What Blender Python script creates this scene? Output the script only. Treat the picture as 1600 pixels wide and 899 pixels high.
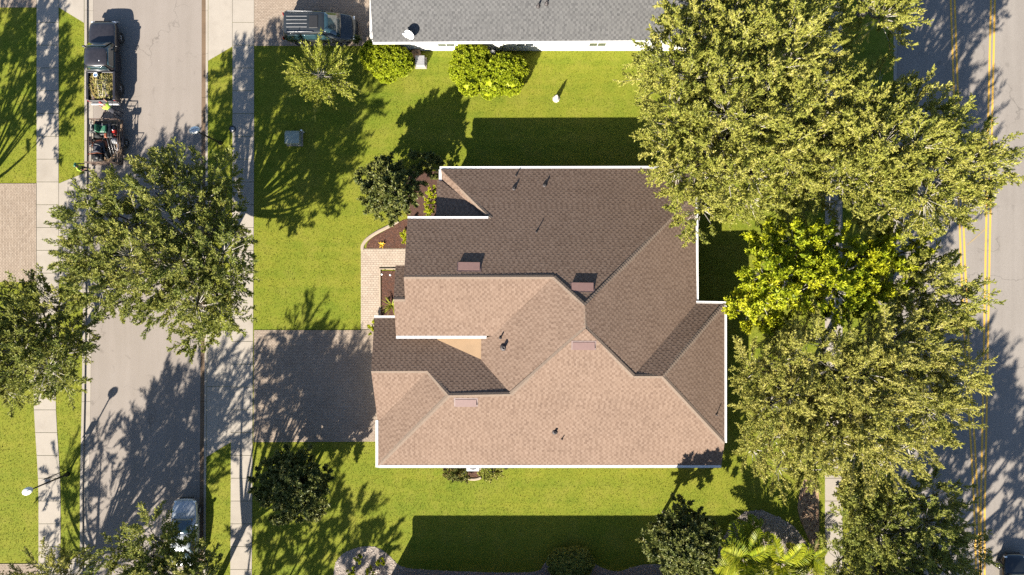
import bpy, bmesh, math, random
import numpy as np
from mathutils import Vector, Matrix

S = bpy.context.scene
C = S.collection
for o in list(bpy.data.objects):
    bpy.data.objects.remove(o)

# ------------------------------------------------------------------ camera, sky, sun, exposure
CAM_H = 47.0                       # drone height (m)
PXM = 22.5                         # photograph pixels per metre on the ground
cam_d = bpy.data.cameras.new('camera'); cam = bpy.data.objects.new('camera', cam_d); C.objects.link(cam)
cam.location = (0, 0, CAM_H); cam.rotation_euler = (0, 0, 0)
cam_d.sensor_width = 36.0; cam_d.lens = 36.0 * CAM_H / (1600 / PXM)
cam_d.clip_start = 0.5; cam_d.clip_end = 2000
S.camera = cam

SUN_EL = math.radians(32.0)
SX, SY = 0.475, 0.880              # direction in which shadows fall
world = bpy.data.worlds.new('World'); S.world = world; world.use_nodes = True
wn = world.node_tree.nodes; wl = world.node_tree.links
wn.clear()
sky = wn.new('ShaderNodeTexSky'); sky.sky_type = 'NISHITA'; sky.sun_disc = False
sky.sun_elevation = SUN_EL; sky.sun_rotation = math.atan2(-SX, -SY)
sky.air_density = 1.0; sky.dust_density = 0.6; sky.ozone_density = 3.0
bg = wn.new('ShaderNodeBackground'); bg.inputs[1].default_value = 0.055
wo = wn.new('ShaderNodeOutputWorld')
wl.new(sky.outputs[0], bg.inputs[0]); wl.new(bg.outputs[0], wo.inputs[0])

sd = bpy.data.lights.new('sun', 'SUN'); sd.energy = 5.0; sd.angle = math.radians(0.5); sd.color = (1.0, 0.93, 0.81)
so = bpy.data.objects.new('sun', sd); C.objects.link(so)
so.location = (-30, -50, 60)
so.rotation_euler = Vector((SX*math.cos(SUN_EL), SY*math.cos(SUN_EL), -math.sin(SUN_EL))).to_track_quat('-Z', 'Y').to_euler()

vs = S.view_settings
vs.view_transform = 'Standard'; vs.look = 'None'; vs.gamma = 1.0; vs.exposure = 1.91
vs.use_curve_mapping = False
S.render.engine = 'CYCLES'
S.cycles.max_bounces = 6; S.cycles.diffuse_bounces = 3; S.cycles.transmission_bounces = 3
S.cycles.use_denoising = False

# ------------------------------------------------------------------ helpers
def W(px, py, h=0.0):
    """a point of the place at height h that the photograph shows at (px, py)"""
    k = 1.0 - h / CAM_H
    return Vector(((px - 800) / PXM * k, (449.5 - py) / PXM * k, h))
def Gd(px, py, z=0.0):
    """ground-plan point given in photograph pixels"""
    return Vector(((px - 800) / PXM, (449.5 - py) / PXM, z))

def tag(o, label=None, cat=None, group=None, kind=None):
    if label: o['label'] = label
    if cat: o['category'] = cat
    if group: o['group'] = group
    if kind: o['kind'] = kind
    return o
def link(o, parent=None):
    C.objects.link(o)
    if parent is not None: o.parent = parent
    return o
def empty(name, loc=(0, 0, 0), rz=0.0):
    o = bpy.data.objects.new(name, None); C.objects.link(o)
    o.location = loc; o.rotation_euler = (0, 0, rz); o.empty_display_size = 0.3
    return o

class MB:
    def __init__(s): s.v = []; s.f = []; s.m = []; s.sm = []
    def add(s, vs_, fs, mi=0, smooth=False):
        b = len(s.v); s.v += [tuple(p) for p in vs_]
        for f in fs:
            s.f.append([b + i for i in f]); s.m.append(mi); s.sm.append(smooth)
        return s
    def box(s, x0, x1, y0, y1, z0, z1, mi=0, M=None):
        P = [Vector(p) for p in ((x0,y0,z0),(x1,y0,z0),(x1,y1,z0),(x0,y1,z0),(x0,y0,z1),(x1,y0,z1),(x1,y1,z1),(x0,y1,z1))]
        if M: P = [M @ p for p in P]
        return s.add(P, [(3,2,1,0),(4,5,6,7),(0,1,5,4),(1,2,6,5),(2,3,7,6),(3,0,4,7)], mi)
    def bbox(s, x0, x1, y0, y1, z0, z1, b=0.02, mi=0, M=None):
        """box with chamfered upper edges"""
        b = min(b, abs(x1-x0)*.45, abs(y1-y0)*.45, abs(z1-z0)*.45)
        P = [Vector(p) for p in ((x0,y0,z0),(x1,y0,z0),(x1,y1,z0),(x0,y1,z0),
             (x0,y0,z1-b),(x1,y0,z1-b),(x1,y1,z1-b),(x0,y1,z1-b),
             (x0+b,y0+b,z1),(x1-b,y0+b,z1),(x1-b,y1-b,z1),(x0+b,y1-b,z1))]
        if M: P = [M @ p for p in P]
        F = [(3,2,1,0),(8,9,10,11)]
        for a in (0, 4):
            for i in range(4):
                j = (i+1) % 4; F.append((a+i, a+j, a+4+j, a+4+i))
        return s.add(P, F, mi)
    def prism(s, poly, z0, z1, mi=0, bevel=0.0):
        n = len(poly)
        if sum(poly[i][0]*poly[(i+1)%n][1]-poly[(i+1)%n][0]*poly[i][1] for i in range(n)) < 0: poly = poly[::-1]
        P = [(p[0],p[1],z0) for p in poly] + [(p[0],p[1],z1) for p in poly]
        return s.add(P, [list(range(n))[::-1], list(range(n, 2*n))] + [(i,(i+1)%n,n+(i+1)%n,n+i) for i in range(n)], mi)
    def tube(s, pts, rad, n=8, mi=0, cap=True, smooth=True):
        pts = [Vector(p) for p in pts]
        if not isinstance(rad, (list, tuple)): rad = [rad]*len(pts)
        P = []; F = []
        for i, p in enumerate(pts):
            d = (pts[min(i+1,len(pts)-1)] - pts[max(i-1,0)]).normalized()
            a = d.cross(Vector((0,0,1)) if abs(d.z) < .9 else Vector((1,0,0))).normalized(); b = d.cross(a)
            P += [p + (a*math.cos(t*2*math.pi/n) + b*math.sin(t*2*math.pi/n))*rad[i] for t in range(n)]
        for i in range(len(pts)-1):
            for t in range(n):
                u = (t+1) % n; F.append((i*n+t, i*n+u, (i+1)*n+u, (i+1)*n+t))
        s.add(P, F, mi, smooth)
        if cap:
            s.add(P[:n], [list(range(n))], mi); s.add(P[-n:], [list(range(n))[::-1]], mi)
        return s
    def lathe(s, prof, n=16, c=(0,0,0), mi=0, smooth=True, M=None):
        P = []; F = []
        for r, z in prof:
            for t in range(n):
                a = t*2*math.pi/n
                p = Vector((r*math.cos(a), r*math.sin(a), z))
                p = (M @ p) if M else p
                P.append(p + Vector(c))
        for i in range(len(prof)-1):
            for t in range(n):
                u = (t+1) % n; F.append((i*n+t, i*n+u, (i+1)*n+u, (i+1)*n+t))
        if prof[0][0] > 1e-4: F.append(list(range(n))[::-1])
        if prof[-1][0] > 1e-4: F.append(list(range((len(prof)-1)*n, len(prof)*n)))
        return s.add(P, F, mi, smooth)
    def rings(s, rings, mi=0, smooth=True, cap=True):
        n = len(rings[0]); P = [p for r in rings for p in r]; F = []
        for i in range(len(rings)-1):
            for t in range(n):
                u = (t+1) % n; F.append((i*n+t, i*n+u, (i+1)*n+u, (i+1)*n+t))
        if cap:
            F.append(list(range(n))[::-1]); F.append(list(range((len(rings)-1)*n, len(rings)*n)))
        return s.add(P, F, mi, smooth)
    def mesh(s, name, mats):
        me = bpy.data.meshes.new(name); me.from_pydata(s.v, [], s.f)
        if not isinstance(mats, (list, tuple)): mats = [mats]
        for m in mats: me.materials.append(m)
        me.polygons.foreach_set('material_index', s.m); me.polygons.foreach_set('use_smooth', s.sm)
        me.update(); return me
    def build(s, name, mats, parent=None, fix=True):
        me = s.mesh(name, mats)
        if fix:
            b = bmesh.new(); b.from_mesh(me); bmesh.ops.remove_doubles(b, verts=b.verts, dist=1e-5)
            bmesh.ops.recalc_face_normals(b, faces=b.faces); b.to_mesh(me); b.free()
        o = bpy.data.objects.new(name, me); link(o, parent); return o

def np_mesh(name, V, F, mat, attrs=None, smooth=False):
    """fast mesh from arrays; F is (n,3) or (n,4); attrs: face-domain floats"""
    V = np.asarray(V, np.float32); F = np.asarray(F, np.int32)
    me = bpy.data.meshes.new(name); k = F.shape[1]
    me.vertices.add(len(V)); me.vertices.foreach_set('co', V.ravel())
    me.loops.add(F.size); me.loops.foreach_set('vertex_index', F.ravel())
    me.polygons.add(len(F)); me.polygons.foreach_set('loop_start', np.arange(len(F), dtype=np.int32)*k)
    me.polygons.foreach_set('loop_total', np.full(len(F), k, np.int32))
    me.polygons.foreach_set('use_smooth', np.full(len(F), smooth, bool))
    for m in (mat if isinstance(mat, (list, tuple)) else [mat]): me.materials.append(m)
    me.update(calc_edges=True)
    for nm, a in (attrs or {}).items():
        at = me.attributes.new(nm, 'FLOAT', 'FACE'); at.data.foreach_set('value', np.asarray(a, np.float32))
    return me

# ------------------------------------------------------------------ materials
MT = {}
def nmat(name):
    m = bpy.data.materials.new(name); m.use_nodes = True
    nt = m.node_tree; b = nt.nodes['Principled BSDF']; MT[name] = m
    return m, nt, b
def noise(nt, scale, detail=4, rough=.6, vec=None):
    n = nt.nodes.new('ShaderNodeTexNoise'); n.inputs['Scale'].default_value = scale
    n.inputs['Detail'].default_value = detail; n.inputs['Roughness'].default_value = rough
    if vec: nt.links.new(vec, n.inputs['Vector'])
    return n.outputs['Fac']
def ramp(nt, fac, stops):
    r = nt.nodes.new('ShaderNodeValToRGB'); e = r.color_ramp.elements
    while len(e) < len(stops): e.new(0.5)
    for i, (p, c) in enumerate(stops):
        e[i].position = p; e[i].color = (c[0], c[1], c[2], 1)
    nt.links.new(fac, r.inputs[0]); return r.outputs[0]
def mix(nt, fac, a, b, mode='MIX'):
    n = nt.nodes.new('ShaderNodeMix'); n.data_type = 'RGBA'; n.blend_type = mode
    for sock, val in ((n.inputs[0], fac), (n.inputs[6], a), (n.inputs[7], b)):
        if isinstance(val, (int, float)): sock.default_value = val
        elif isinstance(val, (tuple, list)): sock.default_value = (val[0], val[1], val[2], 1)
        else: nt.links.new(val, sock)
    return n.outputs[2]
def objco(nt, scale=None):
    t = nt.nodes.new('ShaderNodeNewGeometry')
    if not scale: return t.outputs['Position']
    m = nt.nodes.new('ShaderNodeMapping'); m.inputs['Scale'].default_value = scale
    nt.links.new(t.outputs['Position'], m.inputs[0]); return m.outputs[0]
def bump(nt, b, h, strength=.4, dist=.02):
    n = nt.nodes.new('ShaderNodeBump'); n.inputs['Strength'].default_value = strength; n.inputs['Distance'].default_value = dist
    nt.links.new(h, n.inputs['Height']); nt.links.new(n.outputs[0], b.inputs['Normal'])
def attr(nt, name):
    a = nt.nodes.new('ShaderNodeAttribute'); a.attribute_name = name; return a.outputs['Fac']
def island(nt):
    return nt.nodes.new('ShaderNodeNewGeometry').outputs['Random Per Island']

def plain(name, col, rough=.6, metal=0.0, var=.12, scale=6.0, bmp=0.0, coat=0.0):
    m, nt, b = nmat(name); p = objco(nt)
    f = noise(nt, scale, 4, .6, p)
    lo = tuple(c*(1-var) for c in col); hi = tuple(min(1, c*(1+var)) for c in col)
    nt.links.new(ramp(nt, f, [(.3, lo), (.7, hi)]), b.inputs['Base Color'])
    b.inputs['Roughness'].default_value = rough; b.inputs['Metallic'].default_value = metal
    if coat: b.inputs['Coat Weight'].default_value = coat; b.inputs['Coat Roughness'].default_value = .05
    if bmp: bump(nt, b, noise(nt, scale*6, 3, .6, p), bmp)
    return m

def m_grass(name):
    m, nt, b = nmat(name); p = objco(nt)
    big = noise(nt, .11, 5, .6, p); mid = noise(nt, .6, 6, .7, p); fine = noise(nt, 9, 5, .75, p)
    mow = noise(nt, 1.0, 2, .5, objco(nt, (.06, 1.5, 1)))
    c1 = ramp(nt, big, [(.40, (0.086, 0.123, 0.008)), (.50, (0.129, 0.143, 0.011)), (.61, (0.166, 0.157, 0.017))])
    c2 = ramp(nt, mid, [(.36, (0.060, 0.097, 0.006)), (.50, (0.124, 0.138, 0.011)), (.61, (0.188, 0.165, 0.030))])
    c = mix(nt, .5, c1, c2)
    c = mix(nt, .30, c, ramp(nt, mow, [(.38, (0.075, 0.110, 0.007)), (.62, (0.163, 0.158, 0.017))]))
    c = mix(nt, .30, c, ramp(nt, fine, [(.32, (0.043, 0.069, 0.004)), (.50, (0.124, 0.138, 0.011)), (.64, (0.207, 0.198, 0.035))]))
    nt.links.new(c, b.inputs['Base Color']); b.inputs['Roughness'].default_value = .9
    b.inputs['Specular IOR Level'].default_value = .15
    bump(nt, b, noise(nt, 22, 4, .8, p), .6, .04)
    return m
m_grass('grass')

def m_blade():
    m, nt, b = nmat('grass_blade'); p = objco(nt)
    r = island(nt)
    c = ramp(nt, r, [(0, (0.075, 0.108, 0.007)), (.5, (0.124, 0.141, 0.011)), (.88, (0.159, 0.158, 0.017)), (1, (0.207, 0.185, 0.053))])
    big = ramp(nt, noise(nt, .11, 5, .6, p), [(.40, (0.081, 0.119, 0.007)), (.50, (0.129, 0.143, 0.011)), (.61, (0.173, 0.161, 0.017))])
    mow = ramp(nt, noise(nt, 1.0, 2, .5, objco(nt, (.06, 1.5, 1))), [(.38, (0.075, 0.113, 0.007)), (.62, (0.163, 0.161, 0.017))])
    dry = ramp(nt, noise(nt, .6, 6, .7, p), [(.36, (0.060, 0.099, 0.006)), (.50, (0.124, 0.141, 0.011)), (.64, (0.207, 0.174, 0.035))])
    c = mix(nt, .82, c, mix(nt, .3, mix(nt, .5, big, dry), mow))
    nt.links.new(c, b.inputs['Base Color']); b.inputs['Roughness'].default_value = .75
    b.inputs['Specular IOR Level'].default_value = .2
    return m
m_blade()

def m_leaf(name, cols, rough=.5, trans=.32, spec=.18):
    m, nt, b = nmat(name)
    r = island(nt); t = attr(nt, 'tone')
    a = nt.nodes.new('ShaderNodeMath'); a.operation = 'MULTIPLY_ADD'; a.inputs[1].default_value = .45; 
    nt.links.new(r, a.inputs[0])
    s_ = nt.nodes.new('ShaderNodeMath'); s_.operation = 'MULTIPLY'; s_.inputs[1].default_value = .55
    nt.links.new(t, s_.inputs[0]); nt.links.new(s_.outputs[0], a.inputs[2])
    n = len(cols)
    c = ramp(nt, a.outputs[0], [(i/(n-1)*.9+.05, cols[i]) for i in range(n)])
    nt.links.new(c, b.inputs['Base Color']); b.inputs['Roughness'].default_value = rough
    b.inputs['Specular IOR Level'].default_value = spec
    tr = nt.nodes.new('ShaderNodeBsdfTranslucent'); nt.links.new(c, tr.inputs[0])
    mx = nt.nodes.new('ShaderNodeMixShader'); mx.inputs[0].default_value = trans
    nt.links.new(b.outputs[0], mx.inputs[1]); nt.links.new(tr.outputs[0], mx.inputs[2])
    nt.links.new(mx.outputs[0], nt.nodes['Material Output'].inputs[0])
    return m
m_leaf('leaf_oak', [(0.150, 0.172, 0.030), (0.230, 0.240, 0.040), (0.315, 0.305, 0.060), (0.440, 0.401, 0.112)])
m_leaf('leaf_oak_warm', [(0.145, 0.163, 0.031), (0.242, 0.238, 0.046), (0.323, 0.300, 0.066), (0.460, 0.404, 0.127)])
m_leaf('leaf_street', [(0.116, 0.153, 0.032), (0.181, 0.199, 0.040), (0.249, 0.255, 0.051), (0.357, 0.323, 0.095)])
m_leaf('leaf_lime', [(0.128, 0.174, 0.009), (0.256, 0.293, 0.013), (0.366, 0.378, 0.017), (0.475, 0.448, 0.026)])
m_leaf('leaf_dark', [(0.043, 0.058, 0.012), (0.082, 0.098, 0.020), (0.137, 0.145, 0.033), (0.235, 0.219, 0.070)], rough=.5, trans=.2, spec=.3)
m_leaf('leaf_hedge', [(0.163, 0.212, 0.009), (0.219, 0.265, 0.010), (0.270, 0.304, 0.013), (0.313, 0.335, 0.022)], trans=.3)
m_leaf('leaf_wisp', [(0.110, 0.138, 0.014), (0.184, 0.207, 0.023), (0.257, 0.262, 0.037), (0.330, 0.312, 0.073)])
m_leaf('leaf_palm', [(0.072, 0.123, 0.010), (0.160, 0.202, 0.013), (0.275, 0.288, 0.017), (0.376, 0.361, 0.037)], rough=.4, trans=.25)
m_leaf('leaf_shrub', [(0.046, 0.069, 0.014), (0.103, 0.126, 0.023), (0.183, 0.171, 0.054), (0.286, 0.148, 0.046)])
plain('bark', (0.093, 0.081, 0.065), .9, var=.35, scale=9, bmp=.5)
plain('twig', (0.260, 0.236, 0.198), .85, var=.25, scale=9)
plain('palm_bark', (0.105, 0.077, 0.053), .95, var=.35, scale=14, bmp=.6)

def m_asphalt(name, lo, hi, stain):
    m, nt, b = nmat(name); p = objco(nt)
    c = ramp(nt, noise(nt, .35, 5, .6, p), [(.35, lo), (.65, hi)])
    c = mix(nt, .35, c, ramp(nt, noise(nt, 26, 3, .8, p), [(.35, tuple(x*.55 for x in lo)), (.65, tuple(x*1.3 for x in hi))]))
    c = mix(nt, .30, c, ramp(nt, noise(nt, 1.0, 4, .6, objco(nt, (1.2, .07, 1))), [(.40, stain), (.6, hi)]))
    v = nt.nodes.new('ShaderNodeTexVoronoi'); v.feature = 'DISTANCE_TO_EDGE'; v.inputs['Scale'].default_value = .16
    wv = nt.nodes.new('ShaderNodeVectorMath'); wv.operation = 'ADD'; ns = nt.nodes.new('ShaderNodeTexNoise'); ns.inputs['Scale'].default_value = .9; ns.inputs['Detail'].default_value = 6
    nt.links.new(p, ns.inputs['Vector']); sc_ = nt.nodes.new('ShaderNodeVectorMath'); sc_.operation = 'SCALE'; sc_.inputs['Scale'].default_value = 1.8
    nt.links.new(ns.outputs['Color'], sc_.inputs[0]); nt.links.new(p, wv.inputs[0]); nt.links.new(sc_.outputs[0], wv.inputs[1]); nt.links.new(wv.outputs[0], v.inputs['Vector'])
    ck = ramp(nt, v.outputs['Distance'], [(.0, (.55,.55,.55)), (.006, (0,0,0))])
    gate = ramp(nt, noise(nt, .25, 3, .5, p), [(.48, (0,0,0)), (.58, (1,1,1))])
    c = mix(nt, mix(nt, 1.0, ck, gate, 'MULTIPLY'), c, tuple(x*.35 for x in lo))
    spot = ramp(nt, noise(nt, 1.7, 2, .4, p), [(.68, (0,0,0)), (.78, (.45,.45,.45))])
    c = mix(nt, spot, c, tuple(x*.6 for x in lo))
    nt.links.new(c, b.inputs['Base Color']); b.inputs['Roughness'].default_value = .9
    b.inputs['Specular IOR Level'].default_value = .25
    bump(nt, b, noise(nt, 60, 3, .7, p), .35, .01)
    return m
m_asphalt('asphalt_street', (0.177, 0.152, 0.131), (0.202, 0.175, 0.154), (0.161, 0.138, 0.118))
m_asphalt('asphalt_road', (0.174, 0.154, 0.135), (0.202, 0.180, 0.160), (0.152, 0.133, 0.117))

def m_concrete(name, base, dirt, amt=.4):
    m, nt, b = nmat(name); p = objco(nt)
    hi = base; lo = tuple(c*.86 for c in base)
    c = ramp(nt, noise(nt, 1.3, 5, .65, p), [(.35, lo), (.65, hi)])
    r = nt.nodes.new('ShaderNodeObjectInfo').outputs['Random']
    c = mix(nt, .35, c, ramp(nt, r, [(0, tuple(x*.84 for x in base)), (1, tuple(min(1, x*1.08) for x in base))]))
    f = ramp(nt, noise(nt, .55, 6, .7, p), [(.50, (0,0,0)), (.72, (amt,)*3)])
    c = mix(nt, f, c, dirt)
    c = mix(nt, .2, c, ramp(nt, noise(nt, 40, 2, .8, p), [(.35, tuple(x*.7 for x in base)), (.65, tuple(min(1, x*1.15) for x in base))]))
    nt.links.new(c, b.inputs['Base Color']); b.inputs['Roughness'].default_value = .9
    b.inputs['Specular IOR Level'].default_value = .25
    bump(nt, b, noise(nt, 45, 3, .7, p), .25, .01)
    return m
m_concrete('concrete', (0.270, 0.239, 0.202), (0.149, 0.124, 0.099))
m_concrete('gutter', (0.124, 0.084, 0.053), (0.043, 0.028, 0.019), .8)
m_concrete('edging', (0.291, 0.236, 0.180), (0.186, 0.136, 0.099))

def m_tone(name, cols, rough=.9, grain=30, mixg=.35, bmp=.3, big=.3):
    """material of many small pieces: colour steps by the face attribute 'tone'"""
    m, nt, b = nmat(name); p = objco(nt); t = attr(nt, 'tone'); n = len(cols)
    c = ramp(nt, t, [(i/(n-1), cols[i]) for i in range(n)])
    mid = cols[n//2]
    c = mix(nt, mixg, c, ramp(nt, noise(nt, grain, 3, .8, p), [(.3, tuple(x*.6 for x in mid)), (.7, tuple(x*1.35 for x in mid))]))
    c = mix(nt, big, c, ramp(nt, noise(nt, .45, 5, .6, p), [(.35, tuple(x*.75 for x in mid)), (.65, tuple(x*1.15 for x in mid))]))
    nt.links.new(c, b.inputs['Base Color']); b.inputs['Roughness'].default_value = rough
    b.inputs['Specular IOR Level'].default_value = .2
    bump(nt, b, noise(nt, grain*2, 3, .7, p), bmp, .01)
    return m
m_tone('shingle_brown', [(.073,.045,.032), (.104,.068,.049), (.144,.099,.073), (.163,.115,.087)], mixg=.12, big=.22)
m_tone('shingle_grey', [(0.036, 0.036, 0.037), (0.056, 0.055, 0.056), (0.079, 0.078, 0.077), (0.094, 0.092, 0.091)], mixg=.12, big=.12)
m_tone('paver', [(0.167, 0.127, 0.096), (0.214, 0.167, 0.127), (0.245, 0.195, 0.152), (0.282, 0.232, 0.186)], grain=20)
m_tone('paver_pale', [(0.242, 0.186, 0.143), (0.285, 0.226, 0.177), (0.310, 0.254, 0.202), (0.335, 0.279, 0.226)], grain=20)
m_tone('mulch_chip', [(0.031, 0.014, 0.009), (0.059, 0.026, 0.017), (0.087, 0.041, 0.027), (0.136, 0.074, 0.053)], mixg=.2)
m_tone('stone', [(0.149, 0.118, 0.099), (0.223, 0.186, 0.155), (0.291, 0.248, 0.214), (0.372, 0.329, 0.291)], mixg=.2)
m_tone('waste', [(0.136, 0.074, 0.037), (0.260, 0.167, 0.081), (0.186, 0.186, 0.037), (0.341, 0.273, 0.161)], mixg=.1)
plain('shingle_base', (0.081, 0.059, 0.043), .95, var=.2)
plain('shingle_base_grey', (0.074, 0.071, 0.068), .95, var=.2)
plain('cap_brown', (0.133, 0.098, 0.073), .95, var=.2, scale=14, bmp=.3)
plain('sand_joint', (0.124, 0.096, 0.074), .95, var=.2)
plain('mulch', (0.053, 0.024, 0.016), .95, var=.45, scale=11, bmp=.9)
plain('bare_soil', (0.236, 0.155, 0.093), .95, var=.4, scale=5, bmp=.7)
plain('gravel_base', (0.186, 0.155, 0.130), .95, var=.3, scale=9, bmp=.6)
plain('white_paint', (.52, .515, .505), .45, var=.03)
plain('white_stucco', (.60, .58, .545), .9, var=.05, scale=3, bmp=.3)
plain('tan_stucco', (0.347, 0.254, 0.155), .9, var=.06, scale=2, bmp=.25)
plain('tan_membrane', (0.205, 0.133, 0.074), .85, var=.07, scale=1.5, bmp=.15)
plain('vent_brown', (0.130, 0.077, 0.068), .5, var=.08)
plain('vent_dark', (0.093, 0.059, 0.053), .6, var=.3, scale=5)
plain('flashing', (0.037, 0.031, 0.031), .6)
plain('black_metal', (0.007, 0.007, 0.009), .35, metal=.0, var=.1)
plain('steel', (0.217, 0.217, 0.223), .4, metal=.8, var=.1)
plain('rust_steel', (0.074, 0.046, 0.034), .7, var=.4, scale=20)
plain('lamp_glass', (.72, .72, .70), .25, var=.05)
plain('ac_metal', (0.341, 0.341, 0.329), .5, var=.08)
plain('ac_dark', (0.062, 0.062, 0.068), .6)
plain('util_green', (0.223, 0.248, 0.205), .5, var=.12)  # green lightened: a sunlit patch painted into the utility box's colour
plain('rubber', (0.011, 0.011, 0.012), .85, var=.2)
plain('rim', (0.279, 0.285, 0.298), .3, metal=.9)
plain('truck_paint', (0.019, 0.017, 0.019), .32, var=.25, scale=4, coat=.6)
plain('van_paint', (0.026, 0.029, 0.030), .22, metal=.3, var=.12, scale=3, coat=.9)
plain('dark_paint', (0.012, 0.014, 0.016), .25, metal=.4, coat=.9)
plain('silver_paint', (.36, .38, .40), .25, metal=.3, var=.04, coat=.9)
plain('trim_black', (0.012, 0.012, 0.013), .55)
plain('chrome', (0.310, 0.310, 0.322), .38, metal=.6, var=.02)
plain('headlamp', (.75, .78, .80), .08, var=.02, coat=1.0)
plain('taillamp', (0.217, 0.009, 0.007), .15, coat=1.0)
plain('orange_paint', (0.384, 0.074, 0.012), .4, var=.1)
plain('rust_orange', (0.211, 0.062, 0.025), .5, var=.2)
plain('red_plastic', (0.341, 0.019, 0.012), .45)
plain('green_vinyl', (0.022, 0.099, 0.053), .5, var=.1)
plain('deck_wood', (0.155, 0.105, 0.065), .9, var=.35, scale=8, bmp=.3)
plain('grey_plastic', (0.186, 0.186, 0.192), .55)
plain('blue_paint', (0.099, 0.186, 0.341), .4)
plain('white_plastic', (.75, .76, .78), .4, var=.03)
plain('skin', (0.236, 0.130, 0.084), .55, var=.08)
plain('cloth_lime', (0.260, 0.384, 0.037), .85, var=.1, scale=10)
plain('cloth_dark', (0.028, 0.028, 0.037), .9, var=.2)
plain('cloth_red', (0.279, 0.043, 0.037), .85)
plain('boot', (0.037, 0.025, 0.019), .8)
plain('pale_stone', (0.360, 0.322, 0.279), .85, var=.25, scale=9, bmp=.5)
plain('flower_yellow', (0.465, 0.279, 0.006), .6)
plain('wood_door', (0.099, 0.050, 0.028), .5, var=.2)

def m_yellow():
    m, nt, b = nmat('yellow_line'); p = objco(nt)
    f = ramp(nt, noise(nt, 7, 6, .8, p), [(.52, (1,1,1)), (.74, (.15,.15,.15))])
    c = mix(nt, f, (0.166, 0.141, 0.115), (0.474, 0.269, 0.032))
    nt.links.new(c, b.inputs['Base Color']); b.inputs['Roughness'].default_value = .8
m_yellow()
def m_faded():
    m, nt, b = nmat('yellow_faded')
    nt.links.new(ramp(nt, noise(nt, 9, 5, .8, objco(nt)), [(.42, (0.248, 0.180, 0.074)), (.6, (0.180, 0.155, 0.130))]), b.inputs['Base Color']); b.inputs['Roughness'].default_value = .9
m_faded()
def m_glass(name, col):
    m, nt, b = nmat(name)
    nt.links.new(ramp(nt, noise(nt, 2.5, 2, .5, objco(nt)), [(.3, tuple(c*.7 for c in col)), (.7, col)]), b.inputs['Base Color'])
    b.inputs['Roughness'].default_value = .04; b.inputs['Specular IOR Level'].default_value = .9
    b.inputs['Coat Weight'].default_value = 1.0; b.inputs['Coat Roughness'].default_value = .02
m_glass('car_glass', (.020, .045, .055))
m_glass('window_glass', (.05, .06, .07))
# ------------------------------------------------------------------ tiling helpers
def inside(poly, x, y):
    r = False; n = len(poly); j = n-1
    for i in range(n):
        xi, yi = poly[i][0], poly[i][1]; xj, yj = poly[j][0], poly[j][1]
        if (yi > y) != (yj > y) and x < (xj-xi)*(y-yi)/(yj-yi)+xi: r = not r
        j = i
    return r
def inside_np(poly, X, Y):
    r = np.zeros(X.shape, bool); n = len(poly); j = n-1
    for i in range(n):
        xi, yi = poly[i][0], poly[i][1]; xj, yj = poly[j][0], poly[j][1]
        if yi != yj:
            r ^= ((yi > Y) != (yj > Y)) & (X < (xj-xi)*(Y-yi)/(yj-yi)+xi)
        j = i
    return r
def clip_rect(poly, u0, u1, v0, v1):
    out = list(poly)
    for ax, val, sg in ((0,u0,1),(0,u1,-1),(1,v0,1),(1,v1,-1)):
        src = out; out = []
        if not src: return []
        for i in range(len(src)):
            a = src[i-1]; b = src[i]
            da = (a[ax]-val)*sg; db = (b[ax]-val)*sg
            if (da >= 0) != (db >= 0):
                t = da/(da-db); out.append((a[0]+(b[0]-a[0])*t, a[1]+(b[1]-a[1])*t))
            if db >= 0: out.append(b)
    res = []
    for p in out:
        if not res or abs(p[0]-res[-1][0])+abs(p[1]-res[-1][1]) > 1e-4: res.append(p)
    if len(res) > 2 and abs(res[0][0]-res[-1][0])+abs(res[0][1]-res[-1][1]) < 1e-4: res.pop()
    if len(res) < 3: return []
    ar = abs(sum(res[i-1][0]*res[i][1]-res[i][0]*res[i-1][1] for i in range(len(res))))/2
    return res if ar > 2e-4 else []
def ccw(p):
    return p if sum(p[i-1][0]*p[i][1]-p[i][0]*p[i-1][1] for i in range(len(p))) > 0 else p[::-1]
def pieces_mesh(name, tiles, mat, extra_mats=()):
    """tiles: (top polygon in 3-D, bottom polygon in 3-D, tone) -> one mesh of separate low slabs"""
    V = []; F = []; T = []
    for top, bot, tone in tiles:
        n = len(top); b = len(V); V += top; V += bot
        F.append(tuple(range(b, b+n))); T.append(tone)
        for i in range(n):
            j = (i+1) % n; F.append((b+n+i, b+n+j, b+j, b+i)); T.append(tone*.7)
    me = bpy.data.meshes.new(name); me.from_pydata(V, [], F)
    me.materials.append(mat)
    at = me.attributes.new('tone', 'FLOAT', 'FACE'); at.data.foreach_set('value', T)
    me.update(); return me

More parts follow.
